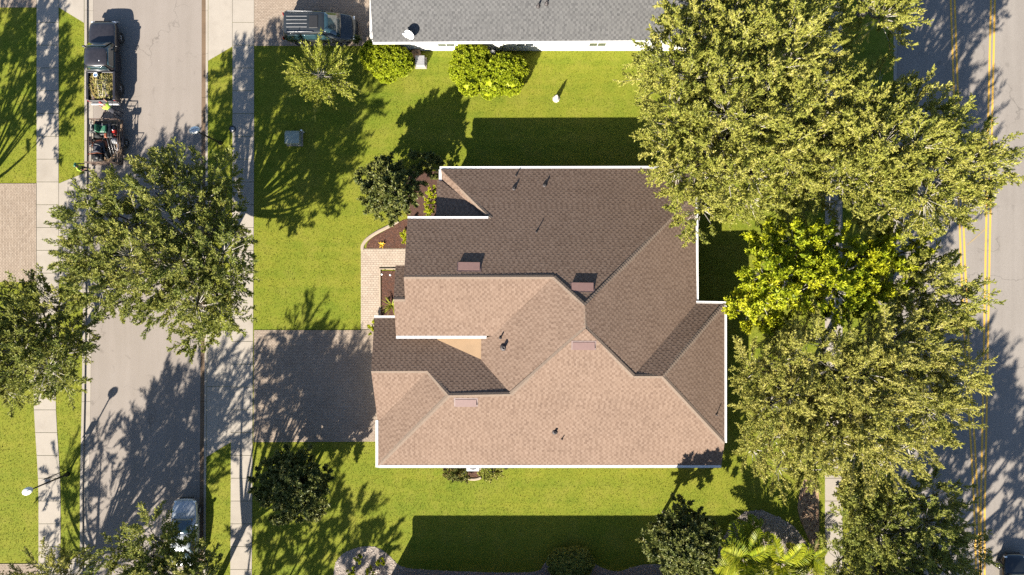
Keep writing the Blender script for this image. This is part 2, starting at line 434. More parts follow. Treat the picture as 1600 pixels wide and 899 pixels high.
RND = random.Random(11)
def pavers(parent, polys, z0, z1, mat, bl=.21, bw=.105, vertical=False, seed=1):
    r = random.Random(seed); tiles = []
    for poly in polys:
        poly = ccw([(p[0], p[1]) for p in poly])
        if vertical: poly = [(p[1], p[0]) for p in poly][::-1]
        x0 = min(p[0] for p in poly); x1 = max(p[0] for p in poly); y0 = min(p[1] for p in poly); y1 = max(p[1] for p in poly)
        row = 0; y = y0
        while y < y1:
            x = x0 - (bl/2 if row % 2 else 0)
            while x < x1:
                g = .006
                a, b, c, d = x+g, x+bl-g, y+g, y+bw-g
                cor = [(a,c),(b,c),(b,d),(a,d)]
                if all(inside(poly, *q) for q in cor): pc = cor
                else: pc = clip_rect(poly, a, b, c, d)
                if pc:
                    dz = r.uniform(-.004, .004); tn = min(1, max(0, r.gauss(.5, .26)))
                    if vertical: pc = [(q[1], q[0]) for q in pc][::-1]
                    tiles.append(([(q[0], q[1], z1+dz) for q in pc], [(q[0], q[1], z0) for q in pc], tn))
                x += bl
            y += bw; row += 1
    me = pieces_mesh('pavers', tiles, MT[mat])
    o = bpy.data.objects.new('pavers', me); link(o, parent); o['kind'] = 'stuff'
    return o

# ------------------------------------------------------------------ ground, street, road
gm = MB(); gm.box(-420, 420, -420, 420, -.6, -.22)
tag(gm.build('ground', MT['grass']), kind='structure')

def kx(pts, py):
    """x (pixels) of a kerb polyline at py"""
    for a, b in zip(pts[:-1], pts[1:]):
        if a[1] <= py <= b[1]: return a[0] + (b[0]-a[0])*(py-a[1])/(b[1]-a[1])
    return pts[0][0] if py < pts[0][1] else pts[-1][0]
KL = [(132, -2500), (132, 290), (128, 620), (125, 760), (125, 3400)]
KR = [(325.5, -2500), (325, 100), (324, 450), (321, 899), (319, 3400)]
YS = [-2500, -600, -100, 100, 290, 450, 620, 760, 899, 1200, 3400]
def sheet(name, L, R, z, mat, ys=YS, kind='structure', thick=.06):
    m = MB(); P = []
    for y in ys:
        a = Gd(L(y), y); b = Gd(R(y), y); P += [(a.x,a.y,z),(b.x,b.y,z),(a.x,a.y,z-thick),(b.x,b.y,z-thick)]
    F = []
    for i in range(len(ys)-1):
        o_ = 4*i
        F += [(o_,o_+1,o_+5,o_+4),(o_+2,o_+6,o_+7,o_+3),(o_,o_+4,o_+6,o_+2),(o_+1,o_+3,o_+7,o_+5)]
    n = len(P)
    F += [(0,2,3,1),(n-4,n-3,n-1,n-2)]
    m.add(P, F); ob = m.build(name, MT[mat])
    if kind: tag(ob, kind=kind)
    return ob
sheet('street', lambda y: kx(KL, y)+12, lambda y: kx(KR, y)-11, -.12, 'asphalt_street', thick=.10)
sheet('road', lambda y: 1404, lambda y: 1760, -.10, 'asphalt_road', thick=.10)
sheet('lawn', lambda y: -3000, lambda y: kx(KL, y)-.1, 0.0, 'grass', thick=.21)
sheet('lawn', lambda y: kx(KR, y)+.1, lambda y: 1396, 0.0, 'grass', thick=.21)
sheet('lawn', lambda y: 1768, lambda y: 5000, 0.0, 'grass', thick=.21)
# kerbs with gutters, cast in lengths
def kerb_run(name, edge, side, ztop, lab, cat, gw, y0=-120, y1=1060, step=68, mat='gutter'):
    """edge(y): back edge of the kerb in pixels; side +1: street lies at larger x"""
    root = empty(name, Gd(edge(450), 450)); tag(root, lab, cat)
    inv = Vector(root.location)
    for part, (a, b, za, zb, mt) in (('kerb_stone', (0, 3.6, ztop, ztop-.015, 'concrete')), ('gutter_slab', (3.7, 3.7+gw, -.105, -.113, mat))):
        y = y0
        while y < y1:
            m = MB(); q = []
            for yy in (y+.25, y+step-.25):
                e = edge(yy)
                q.append((Gd(e+side*a, yy), Gd(e+side*b, yy)))
            P = []
            for (A, B) in q:
                P += [(A.x,A.y,za),(B.x,B.y,zb),(A.x,A.y,-.21),(B.x,B.y,-.21)]
            P = [(p[0]-inv.x, p[1]-inv.y, p[2]) for p in P]
            m.add(P, [(0,1,5,4),(2,6,7,3),(0,4,6,2),(1,3,7,5),(0,2,3,1),(4,5,7,6)])
            m.build(part, MT[mt], root); y += step
    return root
kerb_run('kerb', lambda y: kx(KL, y), 1, .012, 'pale concrete kerb and gutter along the left side of the street', 'kerb', 8.2, mat='concrete')
kerb_run('kerb', lambda y: kx(KR, y), -1, .012, 'concrete kerb with brown stained gutter along the right side of the street', 'kerb', 7.4)
kerb_run('kerb', lambda y: 1396.2, 1, .012, 'concrete kerb between the oak verge and the yellow lined road', 'kerb', 4.3, mat='concrete')

# yellow lines of the road
def stripe(name, pts, lab, grp):
    root = empty(name, Gd(*pts[0])); tag(root, lab, 'road marking', grp)
    for s_ in (-1, 1):
        m = MB(); P = []
        for px, py in pts:
            a = Gd(px+s_*3.1-1.5, py); b = Gd(px+s_*3.1+1.5, py)
            P += [(a.x-root.location.x, a.y-root.location.y, -.0945), (b.x-root.location.x, b.y-root.location.y, -.0945)]
        m.add(P, [(2*i, 2*i+1, 2*i+3, 2*i+2) for i in range(len(pts)-1)])
        m.build('painted_line', MT['yellow_line'], root, fix=False)
stripe('yellow_line', [(1487,-260),(1490,0),(1496,170),(1503,330),(1509,480),(1515,600),(1522,700),(1527,800),(1530,899),(1532,1100)], 'double yellow line nearer the oaks, bending towards the other one', 'double yellow lines')
stripe('yellow_line', [(1556,-260),(1553,0),(1549,170),(1546,330),(1543,480),(1541,600),(1539,700),(1537,800),(1537,899),(1538,1100)], 'straight double yellow line farther from the oaks on the road', 'double yellow lines')
hm = MB(); a = Gd(1513, 383); b = Gd(1541, 358); d = (b-a).normalized(); nrm = Vector((-d.y, d.x, 0))*.05
hm.add([a-nrm+Vector((0,0,-.0935)), b-nrm+Vector((0,0,-.0935)), b+nrm+Vector((0,0,-.0935)), a+nrm+Vector((0,0,-.0935))], [(0,1,2,3)])
tag(hm.build('hatch_line', MT['yellow_faded'], fix=False), 'faded slanting yellow hatch stripe between the two double lines', 'road marking')

# ------------------------------------------------------------------ sidewalks (slabs one by one)
def slab(parent, P, z0=-.08, z1=.022, name='slab', mat='concrete'):
    off = parent.location; m = MB()
    m.prism([(p[0]-off.x, p[1]-off.y) for p in P], z0, z1)
    return m.build(name, MT[mat], parent)
def sidewalk(xl, w, y0, y1, step, lab, skip=()):
    root = empty('sidewalk', Gd(xl(450), 450)); root['kind'] = 'structure'
    y = y0
    while y < y1:
        g = .35
        if not any(a <= y+step/2 <= b for a, b in skip):
            slab(root, [Gd(xl(y+g), y+g), Gd(xl(y+g)+w, y+g), Gd(xl(y+step-g)+w, y+step-g), Gd(xl(y+step-g), y+step-g)])
        y += step
    return root
SL = [(57.5,-2000),(57.5,470),(53,600),(53.5,650),(57,700),(60.5,760),(60.5,3000)]
SR = [(363.5,-2000),(363.5,250),(362,500),(360,899),(359,3000)]
sidewalk(lambda y: kx(SL, y), 34.2, -107, 1030, 35.6, '')
sidewalk(lambda y: kx(SR, y), 33.5, -107, 1030, 35.6, '')
sidewalk(lambda y: 1289.0, 27.0, -107, 1030, 35.6, '')

# driveways: a bed, an apron of concrete slabs, pavers
DRIVE_MAIN = [Gd(397,516), Gd(563,516), Gd(592,514), Gd(610,514), Gd(610,690), Gd(396,691)]
WALK = [Gd(564,389), Gd(660,389), Gd(660,418), Gd(592.5,418), Gd(592.5,513), Gd(564,515)]
DRIVE_N = [Gd(397.5,-110), Gd(612,-110), Gd(612,72), Gd(397.5,72)]
DRIVE_W = [Gd(-130,287), Gd(57,287), Gd(57,441), Gd(-130,441)]
DRIVE_WN = [Gd(-130,-110), Gd(57,-110), Gd(57,12), Gd(-130,12)]
DRIVE_WS = [Gd(-130,881), Gd(60,881), Gd(60,1030), Gd(-130,1030)]
def driveway(poly, apron, mat, lab, vertical=False, seed=1):
    c = sum((Vector(p) for p in poly), Vector())/len(poly)
    root = empty('driveway', (0,0,0)); root['kind'] = 'structure'
    m = MB(); m.prism(poly, -.06, .014); m.build('bedding', MT['sand_joint'], root)
    pavers(root, [poly], .010, .028, mat, vertical=vertical, seed=seed)
    for P in apron: slab(root, P, z1=.018, name='apron_slab')
    return root
driveway(DRIVE_MAIN, [[Gd(324.3,517),Gd(362,517),Gd(361.7,604),Gd(323.6,604)], [Gd(323.6,604.6),Gd(361.6,604.6),Gd(360.7,691),Gd(322.9,714)]], 'paver', '', seed=3)
driveway(DRIVE_N, [[Gd(325.8,-110),Gd(363,-110),Gd(363,-8),Gd(325.7,-8)], [Gd(325.7,-7.4),Gd(363,-7.4),Gd(363,73),Gd(325.5,95)]], 'paver', '', seed=4)
driveway(DRIVE_W, [[Gd(92.2,287),Gd(131.4,271),Gd(130.6,360),Gd(92.2,360)], [Gd(92.2,360.6),Gd(130.6,360.6),Gd(129.4,458),Gd(92.2,442)]], 'paver', '', seed=5, vertical=True)
driveway(DRIVE_WN, [[Gd(92.2,-110),Gd(131.4,-110),Gd(131.4,36),Gd(92.2,12)]], 'paver', '', seed=6)
driveway(DRIVE_WS, [[Gd(95.5,884),Gd(124.4,866),Gd(124.4,1030),Gd(95.5,1030)]], 'paver', '', seed=7)
wk = empty('path', (0,0,0)); wk['kind'] = 'structure'
m = MB(); m.prism(WALK, -.06, .016); m.build('bedding', MT['sand_joint'], wk)
pavers(wk, [WALK], .012, .031, 'paver_pale', bl=.22, bw=.15, seed=8)

# ------------------------------------------------------------------ beds
def spline(pts, n=8, closed=False):
    out = []; N = len(pts)
    P = [Vector((p[0], p[1], 0)) for p in pts]
    for i in range(N if closed else N-1):
        a = P[(i-1) % N] if closed or i > 0 else P[i]; b = P[i]; c = P[(i+1) % N]; d = P[(i+2) % N] if closed or i+2 < N else c
        for k in range(n):
            t = k/n
            out.append(.5*((2*b)+(c-a)*t+(2*a-5*b+4*c-d)*t*t+(3*b-a-3*c+d)*t**3))
    if not closed: out.append(P[-1])
    return out
def strip_along(name, pts, w, z0, z1, mat, parent=None, seg=None):
    """a low cast edging along a line of points"""
    L = []; R = []
    for i, p in enumerate(pts):
        d = (pts[min(i+1,len(pts)-1)]-pts[max(i-1,0)]).normalized(); n = Vector((-d.y, d.x, 0))
        L.append(p+n*w/2); R.append(p-n*w/2)
    m = MB(); P = []
    for a, b in zip(L, R): P += [(a.x,a.y,z0),(a.x,a.y,z1-.02),(a.x*.8+b.x*.2,a.y*.8+b.y*.2,z1),(a.x*.2+b.x*.8,a.y*.2+b.y*.8,z1),(b.x,b.y,z1-.02),(b.x,b.y,z0)]
    F = []
    for i in range(len(pts)-1):
        for k in range(5): F.append((6*i+k, 6*i+k+1, 6*i+7+k, 6*i+6+k))
    n_ = len(P); F += [tuple(range(6)), tuple(range(n_-6, n_))]
    m.add(P, F); return m.build(name, MT[mat], parent)
def scatter(name, poly, n, size, mat, z, flat=.45, seed=1, parent=None, long=1.0):
    """loose chips or stones lying on a bed: small low lumps"""
    r = np.random.default_rng(seed); xs = [p[0] for p in poly]; ys = [p[1] for p in poly]
    X = r.uniform(min(xs), max(xs), n*3); Y = r.uniform(min(ys), max(ys), n*3)
    k = inside_np(poly, X, Y); X = X[k][:n]; Y = Y[k][:n]; N = len(X)
    base = np.array([(1,0,.2),(.3,.9,.25),(-.8,.6,.15),(-.8,-.6,.2),(.3,-.9,.2),(0,0,1),(.5,.2,.8)], np.float32)
    a = r.uniform(0, 6.28, N); s = size*r.uniform(.5, 1.4, N); e = 1+ (long-1)*r.uniform(.5, 1, N)
    bx = base[None,:,0]*s[:,None]*e[:,None]; by = base[None,:,1]*s[:,None]/e[:,None]; bz = base[None,:,2]*s[:,None]*flat
    jit = 1+r.uniform(-.25,.25,(N,7)); bx = bx*jit; by = by*jit
    V = np.stack([bx*np.cos(a)[:,None]-by*np.sin(a)[:,None]+X[:,None], bx*np.sin(a)[:,None]+by*np.cos(a)[:,None]+Y[:,None], bz+z-.002], -1).reshape(-1,3)
    f = np.array([(0,1,6),(1,5,6),(1,2,5),(2,3,5),(3,4,5),(4,0,6),(4,6,5)])
    F = (f[None]+np.arange(N)[:,None,None]*7).reshape(-1,3)
    me = np_mesh(name, V, F, MT[mat], {'tone': np.repeat(np.clip(r.normal(.5,.27,N),0,1), 7)})
    o = bpy.data.objects.new(name, me); link(o, parent); o['kind'] = 'stuff'; return o
def bed(name, poly, mat, lab, z=.012, chips=None):
    m = MB(); m.prism(poly, -.05, z); o = m.build(name, MT[mat]); o['kind'] = 'structure'
    return o
edge_in = spline([Gd(573,388),Gd(574,380),Gd(583,371),Gd(597,363),Gd(612,355),Gd(628,345)])
BED_A = [Vector(p) for p in edge_in] + [Gd(660,335), Gd(662,388)]
bed('mulch_bed', BED_A, 'mulch', '')
scatter('mulch_chips', BED_A, 1500, .045, 'mulch_chip', .012, .3, 2, long=1.8)
strip_along('bed_edging', spline([Gd(566.5,392),Gd(567,383),Gd(575,373),Gd(590,363),Gd(606,355),Gd(622,346)]), .22, -.05, .07, 'edging')
tag(bpy.data.objects['bed_edging'], 'curved pale cast edging round the mulch bed beside the entry path', 'edging')
BED_B = [Gd(596,423.5), Gd(650,423.5), Gd(650,500), Gd(596,500)]
bed('mulch_bed', BED_B, 'mulch', '')
scatter('mulch_chips', BED_B, 1600, .045, 'mulch_chip', .012, .3, 3, long=1.8)
e = strip_along('bed_edging', [Gd(594,500),Gd(594,420.3),Gd(650,420.3)], .14, -.05, .10, 'edging'); tag(e, 'straight pale edging of the mulch bed between path and house', 'edging')
BED_C = [Gd(636,268), Gd(712,268), Gd(712,335), Gd(640,345), Gd(628,320)]
bed('mulch_bed', BED_C, 'mulch', '')
# gravel bed along the bottom edge
GRAV = spline([Gd(522,940),Gd(522,890),Gd(532,869),Gd(552,858),Gd(573,854),Gd(592,857),Gd(608,868),Gd(622,882),Gd(645,889),Gd(720,893),Gd(790,895),Gd(838,893),Gd(850,882),Gd(862,868),Gd(885,861),Gd(908,863),Gd(922,875),Gd(940,887),Gd(965,893),Gd(990,886),Gd(1010,882),Gd(1040,884),Gd(1080,900)], 5) + [Gd(1085,960), Gd(522,960)]
bed('gravel_bed', GRAV, 'gravel_base', '')
scatter('gravel_stones', GRAV, 6000, .052, 'stone', .012, .6, 5)
STB = [Gd(1118,905),Gd(1122,860),Gd(1140,822),Gd(1163,800),Gd(1190,797),Gd(1216,808),Gd(1240,822),Gd(1262,850),Gd(1275,905)]
bed('gravel_bed', STB, 'gravel_base', '')
scatter('gravel_stones', STB, 3500, .055, 'stone', .012, .6, 6)
SOIL = spline([Gd(1247,800),Gd(1250,768),Gd(1258,748),Gd(1272,746),Gd(1279,770),Gd(1280,830),Gd(1278,880),Gd(1262,840)], 5, True)
bed('mulch_bed', SOIL, 'bare_soil', '')
scatter('mulch_chips', SOIL, 160, .05, 'mulch_chip', .012, .3, 7, long=1.8)
bm_ = MB(); bm_.bbox(-.65, .65, -.07, .07, 0, .12, .015); o = bm_.build('timber_edging', MT['edging']); o.location = Gd(1246, 852); o.rotation_euler.z = math.radians(-38)
tag(o, 'short pale timber edging lying beside the palms', 'edging')
# ------------------------------------------------------------------ roofs
def plane_of(P):
    n = Vector((0,0,0)); c = sum(P, Vector())/len(P)
    for i in range(len(P)): n += (P[i-1]-c).cross(P[i]-c)
    n.normalize()
    if n.z < 0: n = -n
    return c, n
def on_plane(px, py, P):
    """point of a roof plane that the photograph shows at (px, py)"""
    c, n = plane_of(P); o = Vector((0,0,CAM_H)); d = Gd(px, py)-o
    return o + d*((c-o).dot(n)/d.dot(n))
def shingle_tiles(P, r, expo=.155, wlo=.14, whi=.25):
    c, n = plane_of(P)
    u = Vector((-n.y, n.x, 0)); u = u.normalized() if u.length > 1e-6 else Vector((1,0,0))
    v = n.cross(u)
    if v.z < 0: v = -v; u = -u
    poly = ccw([((p-c).dot(u), (p-c).dot(v)) for p in P])
    resid = [(p-c).dot(n) for p in P]; lift = max(0, max(resid))*0
    x0 = min(p[0] for p in poly); x1 = max(p[0] for p in poly); y0 = min(p[1] for p in poly); y1 = max(p[1] for p in poly)
    tiles = []; y = y0; row = 0
    while y < y1:
        per = (wlo+whi)*.86; k = 0; nk = int((x1-x0)/per)+3
        ph = x0 - per*1.2 + (per*.5 if row % 2 else 0) + r.gauss(0, .035); rowt = r.gauss(0, .03)
        cuts = []
        for k in range(nk): cuts += [(ph+k*per+r.gauss(0,.018), True), (ph+k*per+per*.58+r.gauss(0,.02), False)]
        for (x, up), (xe, _) in zip(cuts[:-1], cuts[1:]):
            w = xe-x
            if x > x1 or xe < x0 or w < .02: continue
            cor = [(x,y),(x+w-.004,y),(x+w-.004,y+expo),(x,y+expo)]
            pc = cor if all(inside(poly, *q) for q in cor) else clip_rect(poly, x, x+w-.004, y, y+expo)
            if pc:
                t = .0045 if up else .0025
                tone = (.74 if up else .33) + r.gauss(0, .12) + rowt
                top = []; bot = []
                for q in pc:
                    f = (q[1]-y)/expo
                    b = c + u*q[0] + v*q[1]
                    top.append(tuple(b + n*(.004 + t*(1-f) + (.004 if up else 0)))); bot.append(tuple(b - n*.004))
                tiles.append((top, bot, min(1, max(0, tone))))
        y += expo; row += 1
    return tiles
def roof_slab(m, P, th=.16, mi=0):
    n = len(P); c, nn = plane_of(P)
    P = [Vector((p.x, p.y, c.z-((p.x-c.x)*nn.x+(p.y-c.y)*nn.y)/nn.z-.006)) for p in P]
    a = sum(P[i-1].x*P[i].y-P[i].x*P[i-1].y for i in range(n))
    P = P if a > 0 else P[::-1]
    top = [tuple(p) for p in P]; bot = [(p.x,p.y,p.z-th) for p in P]
    m.add(top+bot, [tuple(range(n)), tuple(range(2*n-1, n-1, -1))] + [(i, n+i, n+(i+1)%n, (i+1)%n) for i in range(n)], mi)
def gutter(parent, a, b, out, w=.15, h=.12, name='gutter', mat='white_paint'):
    """open trough along the eave from a to b, hung on the side 'out'"""
    d = (b-a).normalized(); o = Vector((out[0], out[1], 0)).normalized(); z = Vector((0,0,1))
    prof = [(0,.02),(0,-h),(w*.85,-h),(w,-h*.4),(w,.012),(w-.03,.012),(w-.04,-.006),(.04,-.006),(.03,.02)]
    rings = [[tuple(p + o*(x+.005) + z*zz) for x, zz in prof] for p in (a, b)]
    m = MB(); m.rings(rings, smooth=False)
    return m.build(name, MT[mat], parent)
def caps(parent, lines, mat, name='ridge_caps', w=.15):
    m = MB()
    for a, b, n1, n2 in lines:
        L = (b-a).length; d = (b-a)/L; k = max(1, int(L/.17))
        up = (n1+n2).normalized()
        s1 = d.cross(up).normalized()
        e1 = (s1 - n1*s1.dot(n1)).normalized()*w; e2 = (-s1 + n2*s1.dot(n2)).normalized()*w
        if s1.dot(n1) < 0: e1, e2 = (s1 - n2*s1.dot(n2)).normalized()*w, (-s1 + n1*s1.dot(n1)).normalized()*w
        for i in range(k):
            p = a + d*(L*i/k); q = a + d*(L*(i+1)/k)
            h0 = .024 + RND.uniform(0,.004); h1 = .014
            A = [p+e1+up*(h0), p+up*(h0+.012), p+e2+up*h0]; B = [q+e1+up*h1, q+up*(h1+.010), q+e2+up*h1]
            m.add([tuple(x) for x in A+B]+[tuple(x-up*.03) for x in (A[0],A[1],A[2])], [(0,1,4,3),(1,2,5,4),(0,6,7,1),(1,7,8,2)])
    o = m.build(name, MT[mat], parent, fix=False); o['kind'] = 'stuff'; return o

H = {}
def V_(px, py, h): return W(px, py, 2.75+(h-2.75)*.83)      # roof pitch about 5 in 12
ROOF = {
 'S':  [(591,727,2.75),(1127,727,2.75),(1132,692,3.57),(1035,588,5.86),(990,588,5.86),(915,513,7.28),(798,616,5.22),(701,618,5.20)],
 'E':  [(914,478,7.22),(1087,301,3.40),(1088,474,3.46),(990,588,5.86),(915,513,7.28)],
 'N3': [(990,588,5.86),(1035,588,5.86),(1132,475,3.62),(1088,474,3.46)],
 'E2': [(1035,588,5.86),(1132,692,3.57),(1132,475,3.62)],
 'W2': [(914,478,7.22),(915,513,7.28),(798,616,5.22),(752,562,4.12),(752,530,4.12),(769,525,4.48),(865,433,6.32)],
 'N1': [(585,497,2.75),(683,497,2.75),(683,531,3.44),(752,562,4.06),(798,616,5.22),(701,618,5.20),(668,580,4.40),(580,580,4.40)],
 'G':  [(580,580,4.40),(668,580,4.40),(597,655,2.74),(590,657,2.70)],
 'W1': [(668,580,4.40),(701,618,5.20),(591,727,2.75),(591.5,657,2.73),(597,655,2.74)],
 'N2': [(631,433,6.32),(865,433,6.32),(914,478,7.22),(1087,301,3.40),(1084,263,2.75),(690,265,2.75),(767,342,4.48),(637,342,4.48)],
 'US': [(631,433,6.32),(865,433,6.32),(769,525,4.48),(619,525,4.48),(615,468,5.63),(633,468,5.63)],
 'PN': [(615,468,5.63),(633,468,5.63),(634,415,4.56),(618,415,4.56)],
 'W3': [(690,265,2.75),(767,342,4.48),(761,338.5,4.15),(690,283,2.77)],
 'PN2':[(683,283,2.76),(690,283,2.77),(761,338.5,4.15),(764,350,4.22),(680.5,350,4.22)],
}
R3 = {k: [V_(*p) for p in v] for k, v in ROOF.items()}
house = empty('house', Gd(830, 480)); HO = Vector(house.location)
tag(house, 'house with brown shingled hip and gable roof in the middle of the lot', 'house')
def rel(P, o=HO): return [Vector(p)-o for p in P]
m = MB()
for k, P in R3.items(): roof_slab(m, rel(P))
roof = m.build('roof', MT['shingle_base'], house, fix=False)
rr = random.Random(5); tiles = []
for k, P in R3.items(): tiles += shingle_tiles(rel(P), rr)
sh = bpy.data.objects.new('shingles', pieces_mesh('shingles', tiles, MT['shingle_brown'])); link(sh, roof); sh['kind'] = 'stuff'
NRM = {k: plane_of(P)[1] for k, P in R3.items()}
def cap(a, b, k1, k2): return (V_(*a)-HO, V_(*b)-HO, NRM[k1], NRM[k2])
caps(roof, [
 cap((591,727,2.75),(701,618,5.20),'S','W1'), cap((701,618,5.20),(798,616,5.22),'S','N1'), cap((798,616,5.22),(915,513,7.28),'S','W2'),
 cap((915,513,7.28),(914,478,7.22),'W2','E'), cap((990,588,5.86),(915,513,7.28),'S','E'), cap((990,588,5.86),(1035,588,5.86),'S','N3'),
 cap((1132,692,3.57),(1035,588,5.86),'S','E2'), cap((1132,475,3.62),(1035,588,5.86),'N3','E2'), cap((1087,301,3.40),(914,478,7.22),'E','N2'),
 cap((865,433,6.32),(914,478,7.22),'W2','N2'), cap((631,433,6.32),(865,433,6.32),'US','N2'), cap((615,468,5.63),(633,468,5.63),'US','PN'),
 cap((580,580,4.40),(668,580,4.40),'G','N1'), cap((668,580,4.40),(701,618,5.20),'W1','N1'), cap((690,265,2.75),(767,342,4.48),'W3','N2')], 'cap_brown')
# flat tan deck in the dead valley behind the raised front roof
P = rel([V_(683,519,3.46), V_(683,531,3.47), V_(752,562,4.12), V_(754,561,4.14), V_(754,519,4.14)])
m = MB(); roof_slab(m, P, .1); cr = m.build('valley_deck', MT['tan_membrane'], house); cr['label'] = 'smooth tan deck in the valley beside the raised front roof'
# gutters (all bright white)
for a, b, out in (((591,727,2.75),(1127,727,2.75),(0,-1)), ((591,657,2.73),(591,730.5,2.75),(-1,0)), ((585,497,2.75),(618,497,2.75),(0,1)),
                  ((1132,474,3.62),(1132,692,3.57),(1,0)), ((1088,474,3.54),(1134.5,475,3.62),(0,1)), ((1087,290,3.40),(1088,474,3.46),(1,0)),
                  ((687,264,2.75),(1084,263,2.75),(0,1)), ((690,283,2.75),(690,265,2.75),(-1,0)), ((637,342,4.48),(763,342,4.48),(0,1)), ((619,525,4.48),(760,525,4.48),(0,-1))):
    wdt = .17 if out == (0,-1) else (.17 if out == (-1,0) else .14)
    gutter(house, V_(*a)-HO, V_(*b)-HO, out, w=wdt)
# walls
def wallbox(parent, o, x0, x1, d0, d1, z, mat='tan_stucco', name='wall', z0=-.1):
    a = Gd(800+x0, 449.5+d1); b = Gd(800+x1, 449.5+d0); m = MB()
    m.box(a.x-o.x, b.x-o.x, a.y-o.y, b.y-o.y, z0, z); return m.build(name, MT[mat], parent)
wallbox(house, HO, -187, -20, 53, 250, 2.58); wallbox(house, HO, -19.9, 294, 60, 249.7, 2.56)
wallbox(house, HO, 252, 295, 32, 59.8, 3.2); wallbox(house, HO, -92, 251.5, -164, 59.7, 2.58); wallbox(house, HO, -136, -92.2, -86, 59.5, 4.05)
wallbox(house, HO, -91.8, 40, -84, 56, 4.05, name='upper_wall', z0=2.6); wallbox(house, HO, -154, -136.3, -18, 58, 4.05, name='porch_wall')
# gable triangles
def gable(pts, x_in, name='gable_wall'):
    m = MB(); P = [Vector(p)-HO for p in pts]; dx = Vector((x_in, 0, 0)); dz = Vector((0,0,-.17))
    A = [p+dx+dz for p in P]; B = [p+dx*1.4+dz for p in P]; n = len(A)
    m.add([tuple(p) for p in A+B], [tuple(range(n)), tuple(range(n,2*n))]+[(i,(i+1)%n,n+(i+1)%n,n+i) for i in range(n)]); m.build(name, MT['tan_stucco'], house)
gable([V_(585,497,2.75), V_(580,580,4.40), V_(590,657,2.70)], .45)
gable([V_(637,342,4.48), V_(631,433,6.32), V_(633,468,5.63), V_(633,500,4.9), V_(633,515,4.48)], .4)
gable([V_(618,415,4.56), V_(615,468,5.63), V_(619,525,4.48)], .4)
# garage door, front door and windows
x = Gd(800-187, 0).x-HO.x
yy = (Gd(0,449.5+150).y-HO.y)
gd = empty('garage_door', (0,0,0)); gd.parent = house
for i in range(4):
    m = MB(); m.bbox(-.02, .02, -2.4, 2.4, 0, .53, .008); q = m.build('door_panel', MT['white_paint'], gd); q.location = (x-.03, yy, .02+i*.54)
m = MB(); m.bbox(-.03,.03,-.5,.5,0,2.2,.01); q = m.build('front_door', MT['wood_door'], house); q.location = (Gd(800-154.2,0).x-HO.x-.03, Gd(0,449.5+20).y-HO.y, .05)
def window(parent, loc, axis, w=1.3, h=1.2):
    """axis 'x': the pane faces along x"""
    fr = MB(); t = .05
    for a0, a1, b0, b1 in ((-w/2,w/2,0,t),(-w/2,w/2,h-t,h),(-w/2,-w/2+t,t,h-t),(w/2-t,w/2,t,h-t),(-.02,.02,t,h-t)):
        if axis == 'x': fr.box(-.03,.03,a0,a1,b0,b1)
        else: fr.box(a0,a1,-.03,.03,b0,b1)
    f = fr.build('window', MT['white_paint'], parent); f.location = loc
    g = MB()
    if axis == 'x': g.box(-.012,.012,-w/2+t,w/2-t,t,h-t)
    else: g.box(-w/2+t,w/2-t,-.012,.012,t,h-t)
    g.build('pane', MT['window_glass'], f)
for dpx in (-120, 40, 160, 250): window(house, (Gd(800+dpx,0).x-HO.x, Gd(0,449.5+250.0).y-HO.y-.03, .9), 'y')
for dpx in (-40, 80, 190): window(house, (Gd(800+dpx,0).x-HO.x, Gd(0,449.5-164.3).y-HO.y+.03, .9), 'y')
for dd in (-120, -30): window(house, (Gd(800+251.8,0).x-HO.x+.03, Gd(0,449.5+dd).y-HO.y, .9), 'x')
window(house, (Gd(800-136.3,0).x-HO.x-.03, Gd(0,449.5-55).y-HO.y, .9), 'x', 1.6, 1.6)
